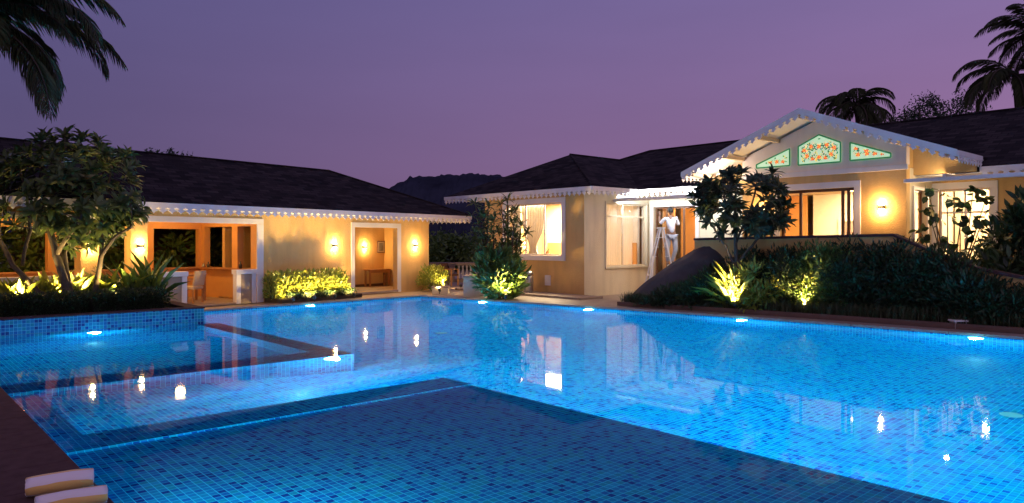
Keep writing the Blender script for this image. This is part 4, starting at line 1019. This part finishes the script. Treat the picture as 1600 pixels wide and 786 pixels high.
# broad leaved plant in front of the right window
pr = Vector((*at(1490, HY, 15.9).xy, .12)); fr_ = pr.dot(VF)
r = empty('broad_leaf_tree', pr, 'young tree with big round leaves in front of the lit villa window', 'tree'); wd = MB(); lv = Leaves()
for px, py in ((1450, 300), (1462, 345), (1440, 365), (1480, 310), (1500, 345), (1520, 300), (1540, 312), (1515, 372), (1535, 345), (1475, 378), (1495, 392), (1450, 330), (1505, 322)):
    top = at(px, py, fr_ + rnd.uniform(-.3, .3)); wd.tube(bez(pr + VR * rnd.uniform(-.1, .1), (pr + top) / 2 + VR * rnd.uniform(-.1, .1), top, 6), [.03, .026, .022, .018, .014, .011, .008], 6)
    for k in range(9): lv.add(top + rv(.10), rv() + Vector((0, 0, -.1)), rv() + Vector((0, 0, 1.2)), rnd.uniform(.14, .24), rnd.uniform(.13, .2))
wd.build('trunk', 'bark', r, True); lv.build('crown', 'leaf_dk', r)
p = Vector((*at(1590, HY, 14.8).xy, .12)); shrub(p, .65, .5, 2.45 - .12, 1500, .26, .08, 'leaf_dk', 'tall dark shrub at the right picture edge by the villa', kind='leaf', up=.6)
p = Vector((*at(1545, HY, 15.9).xy, .12)); shrub(p, .8, .45, 1.5, 1500, .18, .05, 'leaf_dk', 'dark shrub behind the sloping parapet at the broad leaved tree', kind='leaf', up=.6)
# skimmer box on the coping
p = onz(1497, 513, .02)
r = empty('coping_box', p, 'little grey open fronted box on the pool coping', 'box')
T = lambda u, v, z: tuple(Vector((p.x, p.y, .02)) + VR * u + VF * v + VU * z)
MB(T).box((-.11, -.09, 0), (-.08, .09, .13)).box((.08, -.09, 0), (.11, .09, .13)).box((-.08, .06, 0), (.08, .09, .13)).build('body', 'steel', r); MB(T).box((-.13, -.11, .131), (.13, .11, .165)).build('lid', 'white', r, bevel=.005)

# =================================================================== BACKGROUND PLANTS, PALMS, HILL
def palm(name, base, top, nf, L, label, droop=1.0, seed=1, lean=0, azs=None, mat='leaf_palm'):
    rs = random.Random(seed); base, top = Vector(base), Vector(top); r = empty(name, base, label, 'palm tree')
    q = bez(base, (base + top) / 2 + VR * .4, top, 10); MB().tube(q, [.15 - .06 * k / 10 for k in range(11)], 10).build('trunk', 'darkbark', r, True)
    lv = Leaves(); st = MB()
    for k in range(nf):
        az = (azs[k % len(azs)] + rs.uniform(-.15, .15)) if azs else k * 2.4 + rs.uniform(-.3, .3); el = rs.uniform(-.25, 1.25); l = L * rs.uniform(.8, 1.1)
        h = VR * math.cos(az) + VF * math.sin(az); P = []; p_ = top.copy(); e = el; ns = 22
        for i in range(ns + 1):
            P.append(p_.copy()); p_ = p_ + (h * math.cos(e) + VU * math.sin(e)) * (l / ns); e -= (.045 + .06 * i / ns) * droop * (1.2 if el > .5 else .9)
        st.tube(P, [.028 * (1 - i / ns) + .005 for i in range(ns + 1)], 5)
        for i in range(2, ns):
            tg = (P[i + 1] - P[i]).normalized(); sd = tg.cross(VU).normalized(); fl = math.sin(math.pi * min(1, (i / ns) * .9 + .12)) ** .6
            for sub in range(4):
                b_ = P[i] + (P[i + 1] - P[i]) * sub / 4
                for s_ in (-1, 1):
                    d = sd * s_ * .8 + tg * .75 + VU * (-.45 + .2 * math.sin(el * 2)) + rv(.12) if False else sd * s_ * .8 + tg * .75 + VU * -.4 + Vector((rs.uniform(-.1, .1), rs.uniform(-.1, .1), rs.uniform(-.15, .1)))
                    lv.add(b_, d, VU + sd * s_ * .3, l * .24 * fl * rs.uniform(.85, 1.1), .019)
    st.build('frond_stalk', 'darkbark', r); lv.build('crown', mat, r, 'leaf'); return r
tp = at(-70, 22, 13.5); palm('coconut_palm', (tp.x - .3, tp.y + .5, 0), tp, 24, 3.1, 'large coconut palm hanging into the upper left corner', 1.05, 11, azs=[0, .35, -.35, .75, -.75, .15, 1.6, -1.6, -.15, 3.1, 2.4, -2.4])
tp = at(1338, 168, 33); palm('coconut_palm', (tp.x, tp.y, 0), tp, 26, 2.3, 'small coconut palm rising behind the gable ridge', 1.3, 5)
tp = at(1585, 118, 27); palm('coconut_palm', (tp.x + .5, tp.y, 0), tp, 20, 2.6, 'coconut palm behind the main roof at the right edge', 1.2, 8)
tp = at(1625, 55, 30); palm('coconut_palm', (tp.x + .5, tp.y, 0), tp, 22, 2.6, 'tallest coconut palm reaching in at the upper right edge', 1.0, 21)
def bgtree(px, pyt, f_, rx, h_, label, mat='leaf_dk', n=2200, L=.3, z0=0, group='trees behind the buildings'):
    top = at(px, pyt, f_); base = Vector((top.x, top.y, z0)); hh = top.z - z0
    r = empty('broadleaf_tree', base, label, 'tree', group); lv = Leaves(); cl = [Vector((top.x, top.y, top.z - h_ / 2)) + Vector((v.x * rx, v.y * rx, v.z * h_ / 2)) for v in (rv(rnd.uniform(.3, 1)) for _ in range(26))]
    for i in range(n):
        q = cl[i % 26]; o = rv(rx * .33 * rnd.random() ** .5); lv.add(q + o, rv() + Vector((0, 0, -.2)), rv(), L * rnd.uniform(.6, 1.2), L * .4)
    lv.build('crown', mat, r, 'small'); m_ = MB().tube([base, base + VU * (hh - h_ * .6)], [.22, .12], 8)
    for q in cl[:8]: m_.tube([base + VU * (hh - h_ * .7), (base + VU * (hh - h_ * .7) + q) / 2, q], [.09, .06, .03], 6)
    m_.build('trunk', 'darkbark', r, True); return r
bgtree(1440, 158, 36, 1.9, 2.6, 'airy tree between the palms behind the main roof', n=2600, L=.17)
bgtree(1478, 143, 37, 1.6, 2.6, 'taller airy tree behind the main roof near the right palms', n=2400, L=.17)
bgtree(1400, 176, 35, 1.2, 1.6, 'low tree top just right of the gable palm', n=1400, L=.17)
bgtree(262, 233, 27, .8, .9, 'tree top peeping over the bar pavilion ridge', n=900, L=.16)
for px, py, f_, rx, h_, lab in ((700, 350, 40, 1.6, 3.0, 'round dark tree beyond the balustrade'), (738, 358, 42, 1.7, 3.0, 'dark tree beyond the balustrade next to the corner planting'), (675, 366, 38, 1.0, 2.2, 'low dark tree beyond the pavilion corner')):
    bgtree(px, py, f_, rx, h_, lab, 'leaf_md', 3000, .3)
for i, (u, lab) in enumerate(((.2, 'dark shrub behind the bar window by the armchair'), (-2.2, 'dark shrub behind the second bar opening'), (-4.6, 'dark shrub behind the third bar opening'), (-7.2, 'dark shrub behind the leftmost bar opening'))):
    shrub(TL(u + .6, 4.0, 0), .95, .5, 2.2, 1500, .22, .08, 'leaf_md', lab, kind='leaf', group='shrubs behind the bar pavilion')
# far wooded hill
V = []; F = []; NU, NV = 700, 14
for j in range(NV + 1):
    for i in range(NU + 1):
        px = -700 + 3400 * i / NU
        prof = 26 + 11 * math.exp(-((px - 760) / 170) ** 2) + 4 * noise.noise(Vector((px / 180, 0, 0))) 
        if px < 640: prof -= min(14, (640 - px) * .12)
        f_ = 300 + 90 * (j / NV); t = j / NV
        z = prof * math.sin(min(1, t * 1.15) * math.pi / 2) + (noise.noise(Vector((px / 7, j * .9, 3))) * 1.8 + noise.noise(Vector((px / 25, j * .5, 5))) * 1.5) * (t > .05)
        p_ = at(px, HY, f_); V.append((p_.x, p_.y, max(z, -1) if j else -1))
for j in range(NV):
    for i in range(NU): a_ = j * (NU + 1) + i; F.append((a_, a_ + 1, a_ + NU + 2, a_ + NU + 1))
struct(MB().add(V, F).build('hill', 'hill'))

# =================================================================== TOWELS
def towel(c, d, label, turn, r0=.072, L=.37):
    c = Vector(c); d = Vector((d.x, d.y, 0)).normalized(); s = Vector((-d.y, d.x, 0)); V = []; F = []; prof = []
    for k in range(75):
        t = k / 74 * 2 * math.pi * 2.2; rr = r0 - .012 + .012 * 0 - (t / (2 * math.pi)) * .0165 + .012
        prof.append((rr * math.cos(t + turn) * 1.25, rr * math.sin(t + turn) * .92))
    th = .011; nL = 12
    outer = prof; inner = [(x * (1 - th / max(.012, math.hypot(x, y))), y * (1 - th / max(.012, math.hypot(x, y)))) for x, y in prof]
    ring_ = outer + inner[::-1]; m = len(ring_)
    for j in range(nL + 1):
        t = j / nL - .5; e = 1 - .05 * (abs(t) * 2) ** 6
        for k, (x, y) in enumerate(ring_):
            wob = 1 + .03 * math.sin(t * 9 + turn) + .045 * noise.noise(Vector((t * 5, math.cos(k * .17) * 1.5, turn))) - .06 * (abs(t) * 2) ** 4
            V.append(tuple(c + d * (L * t + .004 * math.sin(k * .5)) + s * x * e * wob + VU * (y * e * wob + r0 * .92)))
    for j in range(nL):
        for k in range(m): a_ = j * m + k; b_ = j * m + (k + 1) % m; F.append((a_, b_, b_ + m, a_ + m))
    h = m // 2
    for base in (0, nL * m):
        for k in range(h - 1): F.append((base + k, base + k + 1, base + m - 2 - k, base + m - 1 - k))
    mt, t_, p_ = base_mat('striped towel')
    g = N(t_, 'ShaderNodeTexCoord'); sp = N(t_, 'ShaderNodeSeparateXYZ'); vm = N(t_, 'ShaderNodeVectorMath', operation='DOT_PRODUCT'); t_.links.new(g.outputs['Object'], vm.inputs[0]); vm.inputs[1].default_value = (s.x * 1.0, s.y * 1.0, .35)
    q = math_n(t_, 'FRACT', math_n(t_, 'MULTIPLY_ADD', vm.outputs['Value'], 6.5, .30)); st = math_n(t_, 'GREATER_THAN', q, .52)
    nz = N(t_, 'ShaderNodeTexNoise', i_Scale=320.0, i_Detail=2.0); t_.links.new(g.outputs['Object'], nz.inputs['Vector'])
    t_.links.new(mixc(t_, st, (.86, .80, .80), (.86, .55, .16)), p_.inputs['Base Color']); p_.inputs['Roughness'].default_value = 1
    p_.inputs['Sheen Weight'].default_value = .4
    bp = N(t_, 'ShaderNodeBump', i_Strength=.7, i_Distance=.004); t_.links.new(nz.outputs[0], bp.inputs['Height']); t_.links.new(bp.outputs[0], p_.inputs['Normal'])
    o = MB().add([tuple(Vector(v) - c) for v in V], F).build('rolled_towel', mt, None, True); o.location = c
    return tag(o, label, 'towel', 'rolled pool towels on the dark coping')
dt = VR * .42 + VF * .27
tc1 = at(94, 768, 4.72); tc1.z = .019; tc2 = at(112, 800, 4.42); tc2.z = .019
towel(tc1, dt, 'white and orange striped rolled towel lying nearer the water behind the other', 1.2); towel(tc2, dt, 'white and orange striped rolled towel in front at the bottom edge', 1.9)

# =================================================================== LADDER AND PAINTER
la = at(1033, 357, 22.0); lad_f = 22.0
r = empty('step_ladder', (la.x, la.y, 0), 'white aluminium step ladder standing in the villa recess', 'ladder')
rails = MB(); back = MB(); steps = []
for s_, dpx in ((-1, -27), (1, 24)):
    for q in (-1, 1):
        top = la + VF * (.14 * q) + VR * (.04 * s_); bot = Vector((*at(1033 + dpx, HY, lad_f).xy, 0)) + VF * (.26 * q)
        (rails if s_ < 0 else back).tube([top, bot], .022, 6)
rails.build('front_rails', 'alu', r); back.build('back_rails', 'alu', r)
for s_, dpx in ((-1, -27), (1, 24)):
    for k in range(1, 7):
        t = k / 7.2; c_ = la + (Vector((*at(1033 + dpx, HY, lad_f).xy, 0)) - la) * t; hw = .14 + .12 * t
        MB().prism([c_ - VF * hw - VR * .035, c_ + VF * hw - VR * .035, c_ + VF * hw + VR * .035, c_ - VF * hw + VR * .035], (0, 0, .02)).build('step', 'alu', r)
MB().prism([la - VF * .17 - VR * .1, la + VF * .17 - VR * .1, la + VF * .17 + VR * .1, la - VF * .17 + VR * .1], (0, 0, .03)).build('top_cap', 'alu', r)
# painter standing on the ladder, both arms raised to the beam
def skinned(name, joints, edges, mat, parent, root=0, sub=2):
    me = bpy.data.meshes.new(name); off = parent_loc(parent)
    me.from_pydata([tuple(Vector(j[0]) - off) for j in joints], edges, []); o = bpy.data.objects.new(name, me); col.objects.link(o); o.parent = parent
    sk = o.modifiers.new('skin', 'SKIN'); 
    lay = me.skin_vertices[0].data if me.skin_vertices else None
    if lay is None:
        bpy.context.view_layer.objects.active = o; me.attributes.new
    for i, j in enumerate(joints): lay[i].radius = (j[1], j[2] if len(j) > 2 else j[1]); lay[i].use_root = (i == root)
    sb = o.modifiers.new('sub', 'SUBSURF'); sb.levels = sb.render_levels = sub; sk.use_smooth_shade = True
    me.materials.append(M[mat]); return o
fz = la.z + (0 - la.z) * (4 / 7.2) + .02
ft = la + (Vector((*at(1057, HY, lad_f).xy, 0)) - la) * (4 / 7.2); ft.z = fz + .02
PB = empty('person', ft, 'person in white work clothes standing on the step ladder reaching up', 'person')
q = lambda x, y, z: tuple(ft + VR * x + VF * y + VU * z)      # x to the right of the picture, y away from the viewer; faces away-left
J = [(q(.06, 0, .93), .12, .09), (q(.05, 0, 1.12), .105, .085), (q(.04, 0, 1.32), .13, .09), (q(.03, 0, 1.44), .07, .06), (q(.03, -.0, 1.52), .05, .05),
     (q(-.14, .02, 1.41), .05), (q(-.27, .10, 1.24), .042), (q(-.25, .26, 1.44), .032), (q(-.24, .28, 1.50), .028),
     (q(.20, .02, 1.41), .05), (q(.30, .08, 1.20), .042), (q(.16, .28, 1.30), .032), (q(.13, .32, 1.34), .028),
     (q(-.03, 0, .86), .085), (q(-.08, -.02, .46), .06), (q(-.05, .03, .08), .045), (q(-.06, -.08, .035), .035),
     (q(.14, 0, .86), .085), (q(.17, -.04, .46), .06), (q(.08, .03, .08), .045), (q(.09, -.08, .035), .035)]
Ed = [(0, 1), (1, 2), (2, 3), (3, 4), (2, 5), (5, 6), (6, 7), (7, 8), (2, 9), (9, 10), (10, 11), (11, 12), (0, 13), (13, 14), (14, 15), (15, 16), (0, 17), (17, 18), (18, 19), (19, 20)]
_skin_ok = True
try:
    skinned('body', J, Ed, 'skin', PB)
except Exception as ex:
    print('skin failed', ex); _skin_ok = False
def fat(i, k): j = J[i]; return (j[0], *[x * k for x in j[1:]])
if _skin_ok:
    skinned('shirt', [fat(i, 1.22) for i in (0, 1, 2, 3, 5, 6, 9, 10)], [(0, 1), (1, 2), (2, 3), (2, 4), (4, 5), (2, 6), (6, 7)], 'cloth', PB)
    M['trouser'] = pmat('grey work trousers', (.42, .44, .52), .9, .15, 14, .3, 30)
    skinned('trousers', [fat(i, 1.25) for i in (0, 13, 14, 15, 17, 18, 19)], [(0, 1), (1, 2), (2, 3), (0, 4), (4, 5), (5, 6)], 'trouser', PB)
def head(c, parent):
    bm = bmesh.new(); bmesh.ops.create_uvsphere(bm, u_segments=20, v_segments=16, radius=1)
    for v in bm.verts:
        x, y, z = v.co; 
        if z < 0: x *= 1 - .22 * -z; 
        fr = max(0, y); nz_ = .22 * math.exp(-((x / .16) ** 2 + ((z + .05) / .22) ** 2)) * (y > .5)
        v.co = Vector(c) + VR * (x * .078) + VF * ((y + nz_) * .095) + VU * (z * .118)
    me = bpy.data.meshes.new('head'); bm.to_mesh(me); bm.free()
    off = parent_loc(parent); me.transform(Matrix.Translation(-off)); me.materials.append(M['skin']); me.polygons.foreach_set('use_smooth', [True] * len(me.polygons))
    o = bpy.data.objects.new('head', me); col.objects.link(o); o.parent = parent
    for s_ in (-1, 1):
        MB().lathe(Vector(c) + VR * s_ * .078 - VU * .02, [(.012, 0), (.018, .02), (.010, .045)], 8).build('ear', 'skin', o, True)
    bm = bmesh.new(); bmesh.ops.create_uvsphere(bm, u_segments=20, v_segments=14, radius=1)
    bmesh.ops.delete(bm, geom=[v for v in bm.verts if v.co.z < -.1 and v.co.y > -.2 or v.co.z < -.6 or (v.co.y > .55 and v.co.z < .35)], context='VERTS')
    for v in bm.verts: v.co = Vector(c) + VR * (v.co.x * .086) + VF * (v.co.y * .103) + VU * (v.co.z * .127) - off
    me = bpy.data.meshes.new('hair'); bm.to_mesh(me); bm.free(); me.materials.append(M['hair']); h = bpy.data.objects.new('hair', me); col.objects.link(h); h.parent = o
head(Vector(q(.03, .02, 1.64)), PB)
def hand(w_, d, side, parent):
    w_, d = Vector(w_), Vector(d).normalized(); s = VR * side
    m_ = MB().tube([w_, w_ + d * .03, w_ + d * .085], [.022, .034, .030], 8)
    for k in range(4): b_ = w_ + d * .08 + s * (-.028 + .019 * k); L = (.06, .075, .07, .052)[k]; m_.tube([b_, b_ + d * L * .5 + VF * .006, b_ + d * L * .8 + VF * .03], [.009, .0085, .007], 6)
    b_ = w_ + d * .035 - s * .03; m_.tube([b_, b_ - s * .022 + d * .025, b_ - s * .03 + d * .055], [.011, .010, .008], 6)
    m_.build('hand', 'skin', parent, True)
hand(J[8][0], (0, 0, 1), 1, PB); hand(J[12][0], (0, 0, 1), -1, PB)
